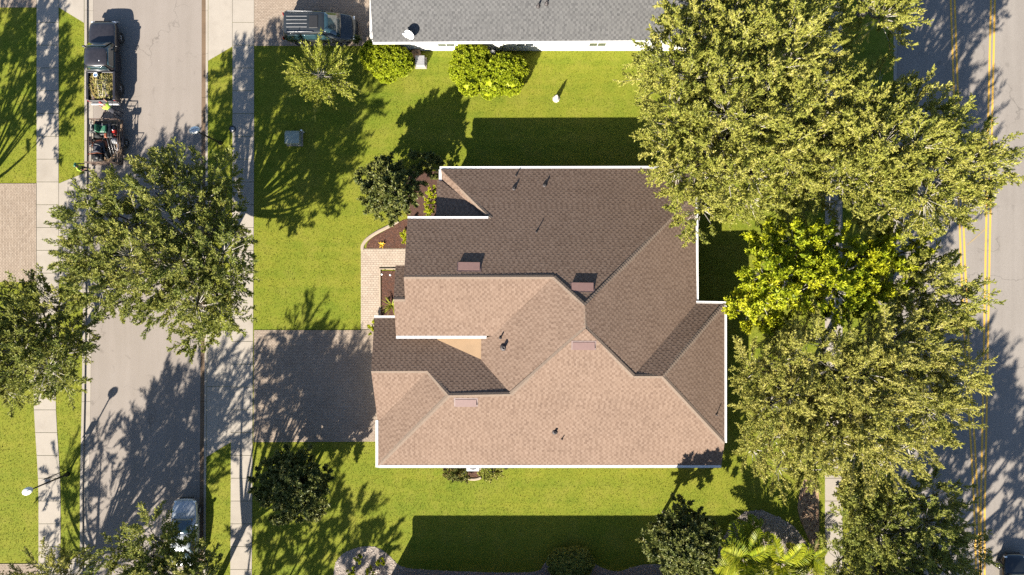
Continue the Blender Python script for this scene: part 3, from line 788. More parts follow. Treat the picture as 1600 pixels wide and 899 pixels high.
# roof vents and pipes
def roof_vent(px, py, k, w=1.32, d=.46, h=.17, parent=roof, R=R3, o=HO):
    p = on_plane(px, py, R[k])-o; n = plane_of(R[k])[1]
    dn = Vector((n.x, n.y, 0)).normalized(); sd_ = Vector((-dn.y, dn.x, 0)); down = (dn - n*dn.dot(n)).normalized()
    m = MB()
    Q = [(-w/2,-d/2,.02),(w/2,-d/2,.02),(w/2,d/2,h*.75),(-w/2,d/2,h*.75),(-w/2,-d/2,.05),(w/2,-d/2,.05),(w/2,d/2,h),(-w/2,d/2,h)]
    # top deck, two cheeks, folded lip
    def T(a,b,c_): return tuple(p + sd_*a + down*b + n*c_)
    m.add([T(*q) for q in Q], [(4,5,6,7),(0,1,2,3),(0,4,7,3),(1,5,6,2),(2,3,7,6),(0,1,5,4)])
    m.add([T(-w/2,-d/2,.0),T(-w/2+.03,-d/2,0),T(-w/2+.03,d/2-.04,h*.75),T(-w/2,d/2-.04,h*.75),T(-w/2,d/2-.04,0),T(-w/2+.03,d/2-.04,0)], [(0,2,4),(1,2,5),(0,3,4),(2,3,4,5)])
    m.add([T(w/2,-d/2,.0),T(w/2-.03,-d/2,0),T(w/2-.03,d/2-.04,h*.75),T(w/2,d/2-.04,h*.75),T(w/2,d/2-.04,0),T(w/2-.03,d/2-.04,0)], [(0,2,4),(1,2,5),(0,3,4),(2,3,4,5)])
    v = m.build('roof_vent', MT['vent_brown'], parent)
    m = MB(); m.add([T(-w/2-.09,-d/2-.10,.022),T(w/2+.09,-d/2-.10,.022),T(w/2+.09,d/2+.06,.022),T(-w/2-.09,d/2+.06,.022),T(-w/2-.09,-d/2-.10,.008),T(w/2+.09,-d/2-.10,.008),T(w/2+.09,d/2+.06,.008),T(-w/2-.09,d/2+.06,.008)], [(0,1,2,3),(0,4,5,1),(1,5,6,2),(2,6,7,3),(3,7,4,0)]); m.build('flange', MT['vent_dark'], v)
    m = MB(); m.add([T(-w/2+.04,d/2-.06,.01),T(w/2-.04,d/2-.06,.01),T(w/2-.04,d/2-.06,h*.7),T(-w/2+.04,d/2-.06,h*.7)], [(0,1,2,3)])
    return v
roof_vent(733, 417, 'N2'); roof_vent(910, 449, 'N2'); roof_vent(912, 540, 'S', h=.16); roof_vent(728, 629, 'S', h=.16)
def pipe(px, py, P, h=.4, r=.045, parent=roof, o=HO, mat='flashing'):
    p = on_plane(px, py, P)-o; m = MB()
    m.lathe([(r*2.4,-.03),(r*2.2,.05),(r*1.1,.10),(r,.11),(r,h),(r*.7,h),(r*.7,h-.06)], 10, p)
    return m.build('vent_pipe', MT[mat], parent)
for px, py, k, h, r_ in ((803,295,'N2',.18,.06),(851,290,'N2',.18,.06),(838,363,'N2',.28,.03),(806,275,'N2',.20,.03),(787,543,'W2',.40,.10),(782,528,'W2',.35,.045),(867,675,'S',.28,.08),(878,686,'S',.32,.03),(1119,648,'E2',.35,.03)):
    pipe(px, py, R3[k], h, r_)

# ------------------------------------------------------------------ neighbouring house at the top of the picture
NB = {'S': [(582.5,66,2.75),(1120,63,2.75),(1150,-110,6.2),(572,-110,6.2)]}
NB3 = {k: [V_(*p) for p in v] for k, v in NB.items()}
e0, e1, r1, r0 = NB3['S']
dv = r0-e0; back0 = Vector((r0.x, r0.y+dv.y, e0.z)); back1 = Vector((r1.x, r1.y+dv.y, e0.z))
NB3['N'] = [r0, r1, back1, back0]
nh = empty('house', Gd(850, 20)); NO = Vector(nh.location)
tag(nh, 'grey shingled house with white walls at the top edge', 'house')
m = MB()
for P in NB3.values(): roof_slab(m, rel(P, NO))
nroof = m.build('roof', MT['shingle_base_grey'], nh, fix=False)
tiles = shingle_tiles(rel(NB3['S'], NO), random.Random(8))
sh = bpy.data.objects.new('shingles', pieces_mesh('shingles', tiles, MT['shingle_grey'])); link(sh, nroof); sh['kind'] = 'stuff'
wy = Gd(0, 79.5).y; m = MB(); m.box(Gd(590,0).x-NO.x, e1.x-.3-NO.x, wy-NO.y, back0.y-.4-NO.y, -.1, 2.62); m.build('wall', MT['white_stucco'], nh)
m = MB(); m.box(e0.x+.02-NO.x, e1.x-NO.x, wy-.02-NO.y, e0.y+.25-NO.y if e0.y+.25 > wy else wy+.2-NO.y, 2.50, 2.58)
gutter(nh, e0-NO, e1-NO, (0,-1), w=.13)
m = MB(); m.tube([(Gd(786,0).x-NO.x, wy-.06-NO.y, 2.6),(Gd(786,0).x-NO.x, wy-.06-NO.y, .05)], .04, 8); m.build('downspout', MT['white_paint'], nh)
for px in (700, 820, 930): window(nh, (Gd(px,0).x-NO.x, wy-.03-NO.y, .95), 'y', 1.2, 1.2)
m = MB(); A = [e0, r0, Vector((e0.x, back0.y, e0.z))]; A = [p+Vector((.35,0,-.2))-NO for p in A]; B = [p+Vector((.15,0,0)) for p in A]
m.add([tuple(p) for p in A+B], [(0,1,2),(3,4,5),(0,1,4,3),(1,2,5,4),(2,0,3,5)]); m.build('gable_wall', MT['white_stucco'], nh)
for px, py in ((841,10),(854,6)): pipe(px, py, NB3['S'], .38, .06, nroof, NO)
# satellite dish on its roof
p = on_plane(643, 62, NB3['S'])
sdish = empty('satellite_dish', p); tag(sdish, 'white satellite dish on the grey roof near its corner', 'satellite dish')
m = MB(); m.tube([(0,0,-.02),(0,0,.35),(-.03,.12,.55)], .025, 8); m.build('mast', MT['white_plastic'], sdish)
Md = Matrix.Rotation(math.radians(55), 4, 'X') @ Matrix.Identity(4); Md = Matrix.Rotation(math.radians(-28), 4, 'Z') @ Matrix.Rotation(math.radians(62), 4, 'X')
m = MB(); m.lathe([(0,0),(.12,.01),(.24,.04),(.34,.085),(.345,.075),(.24,.025),(0,-.02)], 20, (-.03,.14,.58), M=Md); m.build('dish', MT['white_plastic'], sdish)
m = MB(); m.tube([(-.03,.14,.50),(-.30,-.10,.62),(-.42,.08,.72)], .016, 6); m.box(-.48,-.38,.05,.13,.69,.76); m.build('feed_arm', MT['white_plastic'], sdish)

# house south of the frame, whose eave throws the straight shadow across the bottom lawn
sh_o = Gd(860, 1010); south = empty('house', sh_o); tag(south, 'hip roofed neighbour house just beyond the bottom edge, shading the lawn', 'house')
P0 = [Gd(600, 893, 2.75), Gd(1106, 893, 2.75), Gd(1106, 1150, 2.75), Gd(600, 1150, 2.75)]
Rg = [Gd(728.5, 1021.5, 5.6), Gd(977.5, 1021.5, 5.6)]
PP = {'n': [P0[0],P0[1],Rg[1],Rg[0]], 'e': [P0[1],P0[2],Rg[1]], 's': [P0[2],P0[3],Rg[0],Rg[1]], 'w': [P0[3],P0[0],Rg[0]]}
m = MB()
for P in PP.values(): roof_slab(m, rel(P, sh_o))
sroof = m.build('roof', MT['shingle_base'], south, fix=False)
tiles = shingle_tiles(rel(PP['n'], sh_o), random.Random(4), .16, .3, .45)
sh = bpy.data.objects.new('shingles', pieces_mesh('shingles', tiles, MT['shingle_brown'])); link(sh, sroof); sh['kind'] = 'stuff'
m = MB(); a = Gd(609,1141)-sh_o; b = Gd(1097,902)-sh_o; m.box(a.x,b.x,a.y,b.y,-.1,2.6); m.build('wall', MT['tan_stucco'], south)
# ------------------------------------------------------------------ vegetation
def unit(a): return a/np.maximum(np.linalg.norm(a, axis=-1, keepdims=True), 1e-9)
UP = np.array([0,0,1.0])
def tubes3(A, B, ra, rb, n=3):
    """many thin tapered sticks from A to B -> vertices, quads"""
    d = unit(B-A); ref = np.where(np.abs(d[:,2:3]) > .9, np.array([[1.0,0,0]]), np.array([[0,0,1.0]]))
    u = unit(np.cross(d, ref)); v = np.cross(d, u); V = []
    for P, r in ((A, ra), (B, rb)):
        for t in range(n):
            c, s = math.cos(t*2*math.pi/n), math.sin(t*2*math.pi/n)
            V.append(P + (u*c+v*s)*np.reshape(r, (-1,1)))
    V = np.stack(V, 1).reshape(-1,3); N = len(A); b = np.arange(N)[:,None]*2*n
    F = np.stack([np.concatenate([b+t, b+(t+1)%n, b+n+(t+1)%n, b+n+t], 1) for t in range(n)], 1).reshape(-1,4)
    return V, F
def leaves(P, D, L, Wd, r, flat=.55, N=None):
    """slim pointed leaves at P along D; N: the side they turn to the light"""
    sunv = np.array([-.25,-.45,.85]); nrm = unit((UP[None] if N is None else N)*flat + r.normal(0, .5, P.shape)); side = unit(np.cross(D, nrm))
    L = np.reshape(L, (-1,1)); Wd = np.reshape(Wd, (-1,1))
    V = np.stack([P+side*Wd, P+D*L, P-side*Wd], 1).reshape(-1,3)
    return V, None
SPEC = {
 # leaf length, half width, branchlet length range, twigs, leaves per twig, density, upward pull, inner start
 'oak':    dict(ll=.120, lw=.032, L=(.8,1.6), nt=12, nl=19, dens=1.75, up=.40, u=(.30,.90), leaf='leaf_oak', sp=.34, flat=.85),
 'warm':   dict(ll=.122, lw=.030, L=(.9,1.8), nt=13, nl=18, dens=1.75, up=.35, u=(.28,.90), leaf='leaf_oak_warm', sp=.27, flat=.85),
 'street': dict(ll=.122, lw=.033, L=(.7,1.4), nt=12, nl=16, dens=1.85, up=.35, u=(.25,.92), leaf='leaf_street', sp=.36, flat=.8),
 'coarse': dict(ll=.21, lw=.060, L=(.7,1.4), nt=11, nl=6, dens=1.75, up=.35, u=(.25,.92), leaf='leaf_street', sp=.36, flat=.8),   # oaks outside the frame
 'lime':   dict(ll=.19,  lw=.070, L=(.6,1.1), nt=10, nl=11, dens=2.0, up=.40, u=(.30,.90), leaf='leaf_lime', sp=.6, flat=1.0),
 'dark':   dict(ll=.20,  lw=.060, L=(.40,.7), nt=8,  nl=10, dens=4.0, up=.40, u=(.45,.94), leaf='leaf_dark', sp=.6, flat=.9),
 'hedge':  dict(ll=.13,  lw=.075, L=(.16,.26), nt=8, nl=10, dens=30, up=.3, u=(.88,1.0), leaf='leaf_hedge', sp=.8, flat=1.5),
 'wisp':   dict(ll=.12,  lw=.030, L=(.9,2.0), nt=15, nl=10, dens=2.8, up=.10, u=(.05,.40), leaf='leaf_wisp', sp=.14, flat=1.0),
 'shrub':  dict(ll=.11,  lw=.042, L=(.22,.40), nt=6, nl=9, dens=14, up=.5, u=(.3,.9), leaf='leaf_shrub', sp=.7, flat=.8),
}
def foliage(lobes, spec, r, zmin=0.15):
    """lobes: (centre xyz, radius, vertical radius) -> leaf arrays and twig sticks"""
    s = SPEC[spec]; LV = []; LT = []; SA = []; SB = []; RA = []; CEN = []
    cs = np.array([c for c, _, _ in lobes]); rs = np.array([(a, a, b) for _, a, b in lobes])
    for i, (c, ra, rz) in enumerate(lobes):
        n = max(6, int(s['dens']*4*math.pi*ra*ra*.62))
        d = unit(r.normal(0, 1, (n*2, 3)) + UP*.28)[:n*2]
        u = r.uniform(s['u'][0], s['u'][1], n*2)**.8
        base = c + d*np.array([ra,ra,rz])*u[:,None]
        # drop those buried deep inside the other lobes
        keep = np.ones(len(base), bool)
        for j in range(len(lobes)):
            if j != i:
                q = np.linalg.norm((base-cs[j])/rs[j], axis=1); keep &= ~((q < .55) & (r.random(len(base)) < .8))
        keep &= base[:,2] > zmin
        base = base[keep][:n]; d = d[keep][:n]; n = len(base)
        if n == 0: continue
        hz = np.clip((base[:,2]-c[2])/rz, -1, 1)
        dr = unit(d*np.array([1,1,.8]) + UP*s['up'] + r.normal(0, .28, (n,3)))
        L = r.uniform(*s['L'], n)*min(1.0, .45+ra*.35)
        tone = np.clip(r.normal(.5, .2, n) + r.normal(0, .12), 0, 1)
        core = base - d*np.array([ra,ra,rz])*(u[keep][:n]*.6)[:,None]
        SA.append(core); SB.append(base); RA.append(np.stack([np.full(n, .022), np.full(n, .013)], 1))
        tip = base + dr*L[:,None]
        SA.append(base); SB.append(tip); RA.append(np.stack([np.full(n, .013), np.full(n, .004)], 1))
        side0 = unit(np.cross(dr, UP + r.normal(0,.15,(n,3)))); up2 = np.cross(side0, dr)
        for k in range(s['nt']):
            t = (k+.6)/s['nt']
            ang = k*2.4 + r.uniform(0, 6.28, n)*.35
            sd_ = side0*np.cos(ang)[:,None] + up2*np.sin(ang)[:,None]*.75
            p = base + dr*(L*t)[:,None]
            td = unit(dr*.75 + sd_*s['sp']*1.7 + UP*.12 + r.normal(0,.12,(n,3)))
            tl = L*(.42-.24*t)*(.7+.6*r.random(n))
            if spec in ('oak','warm','street') and k % 5 == 2:
                SA.append(p); SB.append(p+td*tl[:,None]); RA.append(np.stack([np.full(n,.006), np.full(n,.002)],1))
            m_ = s['nl']
            q = (np.arange(m_)+.5)/m_
            P = (p[:,None]+td[:,None]*(tl[:,None]*q[None])[...,None]).reshape(-1,3)
            D = unit((np.repeat(td[:,None], m_, 1).reshape(-1,3))*.55 + r.normal(0,.55,(n*m_,3)) + UP*.1)
            lv, _ = leaves(P, D, s['ll']*r.uniform(.7,1.25,n*m_), s['lw']*r.uniform(.75,1.2,n*m_), r, s['flat'], np.repeat(d, m_, 0)*.6+UP*.5 if spec in ('hedge','dark','lime') else None)
            LV.append(lv); LT.append(np.repeat(tone, m_))
    LV = np.concatenate(LV); LT = np.concatenate(LT)
    F = np.arange(len(LV)).reshape(-1,3)
    A = np.concatenate(SA); B = np.concatenate(SB); R = np.concatenate(RA)
    return LV, F, LT, A, B, R
def bez(a, b, c, n): return [a*(1-t)**2 + b*2*t*(1-t) + c*t*t for t in np.linspace(0,1,n)]
def plant(name, label, cat, base, lobes, spec, seed, group=None, trunk_r=.16, fork=.3, leaf=None, crown='crown', trunk='trunk'):
    """base: world point at the ground; lobes in world coordinates"""
    r = np.random.default_rng(seed); base = Vector(base)
    root = empty(name, base); tag(root, label, cat, group)
    o = np.array(base)
    LB = [(np.array(c)-o, ra, rz) for c, ra, rz in lobes]
    LV, F, LT, A, B, R = foliage(LB, spec, r)
    me = np_mesh(crown, LV, F, MT[leaf or SPEC[spec]['leaf']], {'tone': LT})
    link(bpy.data.objects.new(crown, me), root)
    if spec == 'hedge':                         # solid leaf-coloured core added to keep gaps between leaves from going dark
        m = MB()
        for c, ra, rz in LB:
            P = []; K = 14; J_ = 8
            for a in range(J_+1):
                for b_ in range(K):
                    th = math.pi*a/J_; f_ = 2*math.pi*b_/K; q = .90+r.uniform(-.05,.05)
                    P.append((c[0]+math.sin(th)*math.cos(f_)*ra*q, c[1]+math.sin(th)*math.sin(f_)*ra*q, max(.02, c[2]+math.cos(th)*rz*q)))
            m.add(P, [(a*K+b_, (a+1)*K+b_, (a+1)*K+(b_+1)%K, a*K+(b_+1)%K) for a in range(J_) for b_ in range(K)], 0, True)
        ob = m.build('added_core', MT[leaf or SPEC[spec]['leaf']], root, fix=False); ob['kind'] = 'stuff'
        at = ob.data.attributes.new('tone', 'FLOAT', 'FACE'); at.data.foreach_set('value', [float(np.clip(r.normal(.6,.2),0,1)) for _ in ob.data.polygons])
    top = max(l[0][2] for l in LB); cx = np.mean([l[0] for l in LB], 0)
    fk = np.array([cx[0]*.15, cx[1]*.15, max(.15, top*fork)])
    m = MB()
    if trunk_r > 0:
        m.tube([Vector((0,0,-.15)), Vector((0,0,.05)), Vector(fk*.5), Vector(fk)], [trunk_r*1.6, trunk_r*1.2, trunk_r, trunk_r*.9], 10)
        for c, ra, rz in LB:
            mid = (fk+c)*.5 + np.array([0,0,-.12*np.linalg.norm(c-fk)]) + r.normal(0,.12,3)
            pts = bez(fk*.92, mid, c, 6); rad = np.linspace(trunk_r*.62, max(.025, trunk_r*.18), 6)
            m.tube([Vector(p) for p in pts], [float(x) for x in rad], 6, cap=False)
            pts2 = [c]
            for k in range(3):
                d = unit(r.normal(0,1,3)+UP*.5)*np.array([ra,ra,rz])*.42
                m.tube([Vector(c*.92+fk*.08), Vector(c+d*.5+r.normal(0,.05,3)), Vector(c+d)], [max(.022,trunk_r*.16), .022, .012], 5, cap=False)
        tv, tf = np.array([v for v in m.v]), m.f
    t = m.build(trunk, MT['bark'], root, fix=False) if trunk_r > 0 else None
    if spec in ('hedge', 'shrub', 'dark', 'coarse'): return root
    V, Q = tubes3(A, B, R[:,0], R[:,1])
    me = np_mesh('twigs', V, Q, MT['twig']); link(bpy.data.objects.new('twigs', me), root)
    return root
def lob(px, py, h, rpx, rz=None):
    k = 1-h/CAM_H; r = rpx/PXM*k; return (W(px, py, h), r, rz if rz else r*.8)
def fill(outline, n, hfun, rpx, seed, top=None):
    """lobes scattered over a crown outline seen from above (photograph pixels)"""
    r = random.Random(seed); xs = [p[0] for p in outline]; ys = [p[1] for p in outline]; out = []; tries = 0
    while len(out) < n and tries < 6000:
        tries += 1
        x = r.uniform(min(xs), max(xs)); y = r.uniform(min(ys), max(ys)); rp = rpx*r.uniform(.8, 1.2)
        if not inside(outline, x, y): continue
        if not all(inside(outline, x+math.cos(a)*rp*1.02, y+math.sin(a)*rp*1.02) for a in (0,.79,1.57,2.36,3.14,3.93,4.71,5.5)): continue
        if any(math.hypot(x-a[0], y-a[1]) < rpx*.80 for a in out): continue
        out.append((x, y, rp))
    return [lob(x, y, hfun(x, y)+r.uniform(-.7,.7), rp) for x, y, rp in out]
def dome(cx, cy, R, htop, drop):
    return lambda x, y: htop - drop*min(1.2, (math.hypot(x-cx, y-cy)/R))**2

def globes(gx, gy, R, htop, drop, n, rg, seed):
    """lobes of a crown given in ground-plan pixels"""
    r = random.Random(seed); out = []
    for i in range(n):
        a = i*2.4; q = math.sqrt((i+.5)/n); x = gx+math.cos(a)*R*q; y = gy+math.sin(a)*R*q; h = htop-drop*q*q+r.uniform(-.5,.5); rr_ = rg/PXM*r.uniform(.85,1.15)
        out.append((Gd(x, y, h), rr_, rr_*.8))
    return out
# street oaks on the left
plant('oak_tree', 'big street oak leaning over the road above the shaded lawn', 'tree', Gd(343,402),
      fill([(88,350),(125,288),(200,262),(235,232),(330,236),(372,262),(378,330),(412,388),(405,430),(372,470),(390,505),(355,552),(300,548),(255,505),(195,548),(160,520),(120,470),(95,425)], 36, dome(250,390,165,8.2,2.8), 37, 21) + [lob(330,508,5.6,28), lob(362,440,5.0,26), lob(300,522,5.6,26), lob(376,372,4.6,24), lob(340,330,5.2,28), lob(355,290,5.0,24), lob(290,470,5.6,28)], 'street', 101, 'street oaks', .2)
plant('oak_tree', 'oak at the left edge between the paver driveway and the curved sidewalk', 'tree', Gd(112,548),
      fill([(-120,470),(-40,440),(20,450),(60,432),(120,450),(148,500),(146,560),(130,620),(90,640),(40,628),(10,655),(-60,650),(-120,600)], 26, dome(25,545,150,7.0,2.2), 38, 22), 'street', 102, 'street oaks', .18)
plant('oak_tree', 'oak at the bottom left standing over the silver car', 'tree', Gd(341,905),
      fill([(165,790),(205,768),(230,800),(262,790),(290,830),(350,835),(368,880),(390,940),(380,1040),(300,1080),(200,1060),(150,1010),(120,930),(140,860)], 19, dome(250,930,160,8.2,2.8), 36, 23) + [lob(288,858,7.0,26), lob(322,876,6.8,26), lob(268,890,7.6,28)], 'street', 103, 'street oaks', .19)
plant('oak_tree', 'pale leaved oak at the bottom edge over the left sidewalk', 'tree', Gd(110,940),
      fill([(-60,920),(20,880),(52,848),(95,835),(125,855),(150,900),(160,980),(120,1070),(20,1080),(-60,1020)], 16, dome(50,960,120,7.6,2.2), 35, 24) + globes(78,985,112,7.6,1.8,15,25,43), 'warm', 104, 'street oaks', .18)
plant('oak_tree', 'street oak south of the frame whose branch shadows cross the lower lawn', 'tree', Gd(345,1095),
      globes(372,1090,118,7.8,2.2,17,25,41), 'coarse', 105, 'street oaks', .19)
plant('oak_tree', 'oak beyond the left edge shading the upper left lawn', 'tree', Gd(-66,370),
      globes(-82,318,92,7.4,2.0,18,26,42), 'coarse', 106, 'street oaks', .18)
# oaks on the right
plant('oak_tree', 'largest oak, spreading over the roof corner and the grey roof', 'tree', Gd(1130,232),
      fill([(972,150),(1000,110),(985,70),(1030,30),(1060,-40),(1250,-70),(1330,0),(1345,90),(1330,200),(1300,300),(1240,345),(1150,360),(1085,372),(1040,350),(1010,300),(1005,250),(985,225),(1012,195)], 60, dome(1170,150,210,11.0,3.4), 40, 31), 'oak', 111, 'oaks behind the house', .34)
plant('oak_tree', 'wide oak reaching right over the yellow lines of the road', 'tree', Gd(1352,258),
      fill([(1310,110),(1350,90),(1395,110),(1425,100),(1470,150),(1530,180),(1545,200),(1595,205),(1592,270),(1540,310),(1520,350),(1470,372),(1380,375),(1310,350),(1250,340),(1270,220)], 46, dome(1410,240,180,11.0,3.2), 38, 32), 'oak', 112, 'oaks behind the house', .32)
plant('oak_tree', 'dark oak branch mass at the top behind the right end of the grey house', 'tree', Gd(1345,22),
      fill([(1300,-60),(1400,-60),(1430,0),(1425,50),(1390,80),(1345,70),(1310,20)], 8, dome(1360,0,90,8.0,2.0), 36, 33), 'oak', 113, 'oaks behind the house', .25)
plant('maple_tree', 'bright yellow green broadleaf tree between the right hand oaks', 'tree', Gd(1245,438),
      fill([(1150,390),(1190,345),(1260,338),(1330,362),(1440,360),(1455,400),(1420,450),(1380,490),(1290,500),(1230,500),(1165,520),(1148,560),(1130,500),(1160,450)], 34, dome(1280,425,160,10.2,2.2), 32, 34) + [lob(1187,505,7.6,28), lob(1218,522,7.8,28), lob(1172,468,7.4,24), lob(1200,380,8.2,24)], 'lime', 114, None, .22)
plant('oak_tree', 'feathery pale oak right of the house end above the palms', 'tree', Gd(1262,592),
      fill([(1140,575),(1160,545),(1190,520),(1250,505),(1320,500),(1400,490),(1450,470),(1550,480),(1562,505),(1500,525),(1490,550),(1550,560),(1545,600),(1510,640),(1495,680),(1470,700),(1440,735),(1380,758),(1300,740),(1230,745),(1180,720),(1150,690),(1175,650),(1145,620)], 72, dome(1320,610,190,11.0,3.0), 36, 35) + [lob(1176,702,7.2,26), lob(1188,642,8,28), lob(1180,566,8,26), lob(1235,525,9,30), lob(1215,730,7.2,26), lob(1262,735,7.6,28)], 'warm', 115, 'oaks behind the house', .30)
plant('oak_tree', 'oak limb over the yellow lines beside the bright green tree', 'tree', Gd(1378,470),
      fill([(1390,385),(1450,375),(1490,390),(1510,430),(1560,485),(1545,510),(1490,520),(1420,520),(1370,500),(1380,440)], 18, dome(1450,455,90,10,2.4), 32, 36), 'oak', 116, 'oaks behind the house', .24)
plant('oak_tree', 'dark shaded oak at the lower right beside the road', 'tree', Gd(1365,795),
      fill([(1330,745),(1380,760),(1450,730),(1500,745),(1530,800),(1545,850),(1530,920),(1440,960),(1330,945),(1272,905),(1282,845),(1312,800),(1318,765)], 32, dome(1420,840,120,6.4,1.8), 36, 37), 'street', 117, 'oaks behind the house', .24)
plant('oak_tree', 'small pale oak at the bottom edge beside the palms', 'tree', Gd(1310,912),
      [lob(x,y,h,r_) for x,y,h,r_ in ((1305,905,4.4,26),(1345,900,4.6,28),(1325,935,4.8,28),(1375,925,4.4,24))], 'oak', 118, 'oaks behind the house', .14)
plant('oak_tree', 'oak south of the frame shading the lower end of the road', 'tree', Gd(1365,1010),
      globes(1372,1035,122,10.5,3.0,20,24,38), 'coarse', 119, 'oaks behind the house', .28)
plant('oak_tree', 'tall oak beyond the lower edge shading the dark oak by the road', 'tree', Gd(1306,985),
      globes(1305,972,96,11.8,3.0,20,31,39), 'coarse', 120, 'oaks behind the house', .28)
# round evergreens
def ball(px, py, r, h, rz, n, rs, seed):
    rr_ = random.Random(seed); out = [lob(px, py, h-.3, r*.62, rz*.72)]
    for i in range(n):
        a = i*2.4; q = math.sqrt((i+.5)/n)
        out.append(lob(px+math.cos(a)*r*.66*q, py+math.sin(a)*r*.66*q, h + rz*.55*(1-q*q)-.35*q+rr_.uniform(-.15,.15), rs*rr_.uniform(.85,1.15)))
    return out
plant('magnolia_tree', 'dark round evergreen tree by the driveway corner in the lower lawn', 'tree', Gd(492,729), ball(458,758,70,3.0,2.6,18,21,1), 'dark', 121, 'round evergreens', .11)
plant('magnolia_tree', 'dark round evergreen tree beside the entry path and mulch bed', 'tree', Gd(630,305), ball(609,298,56,2.9,2.3,16,18,2), 'dark', 122, 'round evergreens', .10)
plant('magnolia_tree', 'dark evergreen tree off the lower right house corner near the gravel', 'tree', Gd(1037,800), ball(1067,844,66,4.1,2.9,18,20,3), 'dark', 123, 'round evergreens', .11)
plant('bottlebrush_tree', 'wispy yellow green young tree in front of the black van', 'tree', Gd(522,142), [lob(502,120,3.1,46,1.2), lob(500,118,3.8,28,1.0)], 'wisp', 124, None, .035)
# clipped hedges
plant('hedge_bush', 'round lime green bush at the corner of the grey roofed house', 'bush', Gd(614,103), [lob(602,93,.9,27,.95), lob(586,88,.8,20,.8), lob(622,97,.9,20,.8), lob(604,108,.75,18,.7)], 'hedge', 131, 'lime green bushes', .04, trunk='stem')
plant('hedge_bush', 'lime green bush against the white wall, left of a touching pair', 'bush', Gd(744,114), [lob(731,92,1.1,21,1.0), lob(724,110,1.0,19,1.0), lob(742,104,1.0,19,.95), lob(735,130,.8,17,.75), lob(749,88,1.0,14,.9)], 'hedge', 132, 'lime green bushes', .04, trunk='stem')
plant('hedge_bush', 'lime green bush on the lawn, right of a touching pair', 'bush', Gd(792,125), [lob(787,111,1.1,23,1.0), lob(805,108,1.0,17,.9), lob(773,128,.95,19,.9), lob(797,128,.9,18,.8), lob(764,140,.65,12,.6)], 'hedge', 133, 'lime green bushes', .04, trunk='stem')
plant('shrub', 'dark green shrub between the black van and the lime bush', 'shrub', Gd(580,78), [lob(573,68,.9,13,.8), lob(580,80,.7,11,.7)], 'dark', 134, None, .03, trunk='stem')
plant('vine_shrub', 'narrow climbing shrub against the recessed front wall', 'shrub', Gd(672,318), [lob(674,302,1.6,9,.9), lob(671,322,1.4,9,.9), lob(669,333,1.2,8,.8)], 'shrub', 135, None, .03, leaf='leaf_lime', trunk='stem')
plant('shrub', 'dark shrub tucked behind the round evergreen at the house corner', 'shrub', Gd(668,262), [lob(656,254,1.2,18,.9), lob(676,262,1.1,16,.9)], 'dark', 136, None, .04, trunk='stem')
plant('shrub', 'reddish green shrub under the long gutter, left of the white unit', 'shrub', Gd(712,737), [lob(712,738,.45,16,.42), lob(702,736,.4,11,.4), lob(724,741,.4,12,.4)], 'shrub', 137, 'shrubs under the gutter', .02, trunk='stem')
plant('shrub', 'speckled green shrub under the long gutter, right of the white unit', 'shrub', Gd(768,737), [lob(764,737,.45,15,.42), lob(775,737,.4,12,.4)], 'shrub', 138, 'shrubs under the gutter', .02, leaf='leaf_street', trunk='stem')
plant('shrub', 'clipped dark green round shrub ringed by stones at the bottom edge', 'shrub', Gd(890,880), [lob(878,880,.7,20,.6), lob(902,880,.7,22,.6), lob(890,890,.75,26,.6)], 'hedge', 139, None, .04, leaf='leaf_street', trunk='stem')
for i, (px, py, w) in enumerate((('561','872','upper left'),('596','876','upper right'),('551','893','lower left'),('579','895','lower right'))):
    plant('shrub', 'small tuft shrub in the round gravel bed, %s of four' % w, 'shrub', Gd(int(px),int(py)), [lob(int(px),int(py),.25,7,.3)], 'shrub', 150+i, 'tufts in the gravel bed', .012, leaf='leaf_lime', trunk='stem')
plant('shrub', 'light green shrub at the front gable corner by the path end', 'shrub', Gd(584,512), [lob(582,508,.6,6,.6), lob(583,517,.6,5,.5)], 'shrub', 155, None, .02, leaf='leaf_lime', trunk='stem')
plant('shrub', 'thin green shrub at the end of the mulch bed by the wall', 'shrub', Gd(634,374), [lob(632,365,.5,6,.5), lob(634,376,.4,5,.4)], 'shrub', 156, None, .02, leaf='leaf_lime', trunk='stem')
for i, (px, py, rr_) in enumerate(((1335,745,20),(1330,775,24),(1345,805,22))):
    plant('shrub', ('upper','middle','lower')[i]+' of three low shrubs in the verge beside the right hand sidewalk', 'shrub', Gd(px,py), [lob(px,py,.6,rr_,.6), lob(px+8,py-6,.5,rr_*.7,.5)], 'shrub', 157+i, 'verge shrubs', .03, leaf='leaf_oak', trunk='stem')

# feather palms
def frond(LV, LT, ST, org, az, el, L, r, droop=1.0, tone=.5, nl=40, lw=.034, ll=.62):
    n = 12; t = np.linspace(0, 1, n); h = np.array([math.cos(az), math.sin(az), 0])
    ang = el - droop*1.5*t; step = L/(n-1); P = [np.array(org, float)]
    for i in range(1, n): P.append(P[-1] + (h*math.cos(ang[i-1]) + UP*math.sin(ang[i-1]))*step)
    P = np.array(P); ST.append((P, L)); side = np.cross(h, UP)
    for k in range(nl):
        q = .12 + .87*k/(nl-1); x = q*(n-1); i = min(n-2, int(x)); p = P[i]*(1-(x-i))+P[i+1]*(x-i)
        d = unit(P[i+1]-P[i]); nn = np.cross(side, d)
        sz = ll*L/2.4*(math.sin(math.pi*min(1, q*.93+.07))**.6)
        for s_ in (-1, 1):
            dd = unit(side*s_*1.0 + d*.65 + nn*(.22 if s_ > 0 else .22) + r.normal(0,.08,3) - UP*.18)
            wv = unit(np.cross(dd, nn))*lw*L/2.0
            a = p; b = p+dd*sz*.5; c = p+dd*sz-UP*.10*sz
            LV += [a, b+wv, c, b-wv]; LT.append(tone)
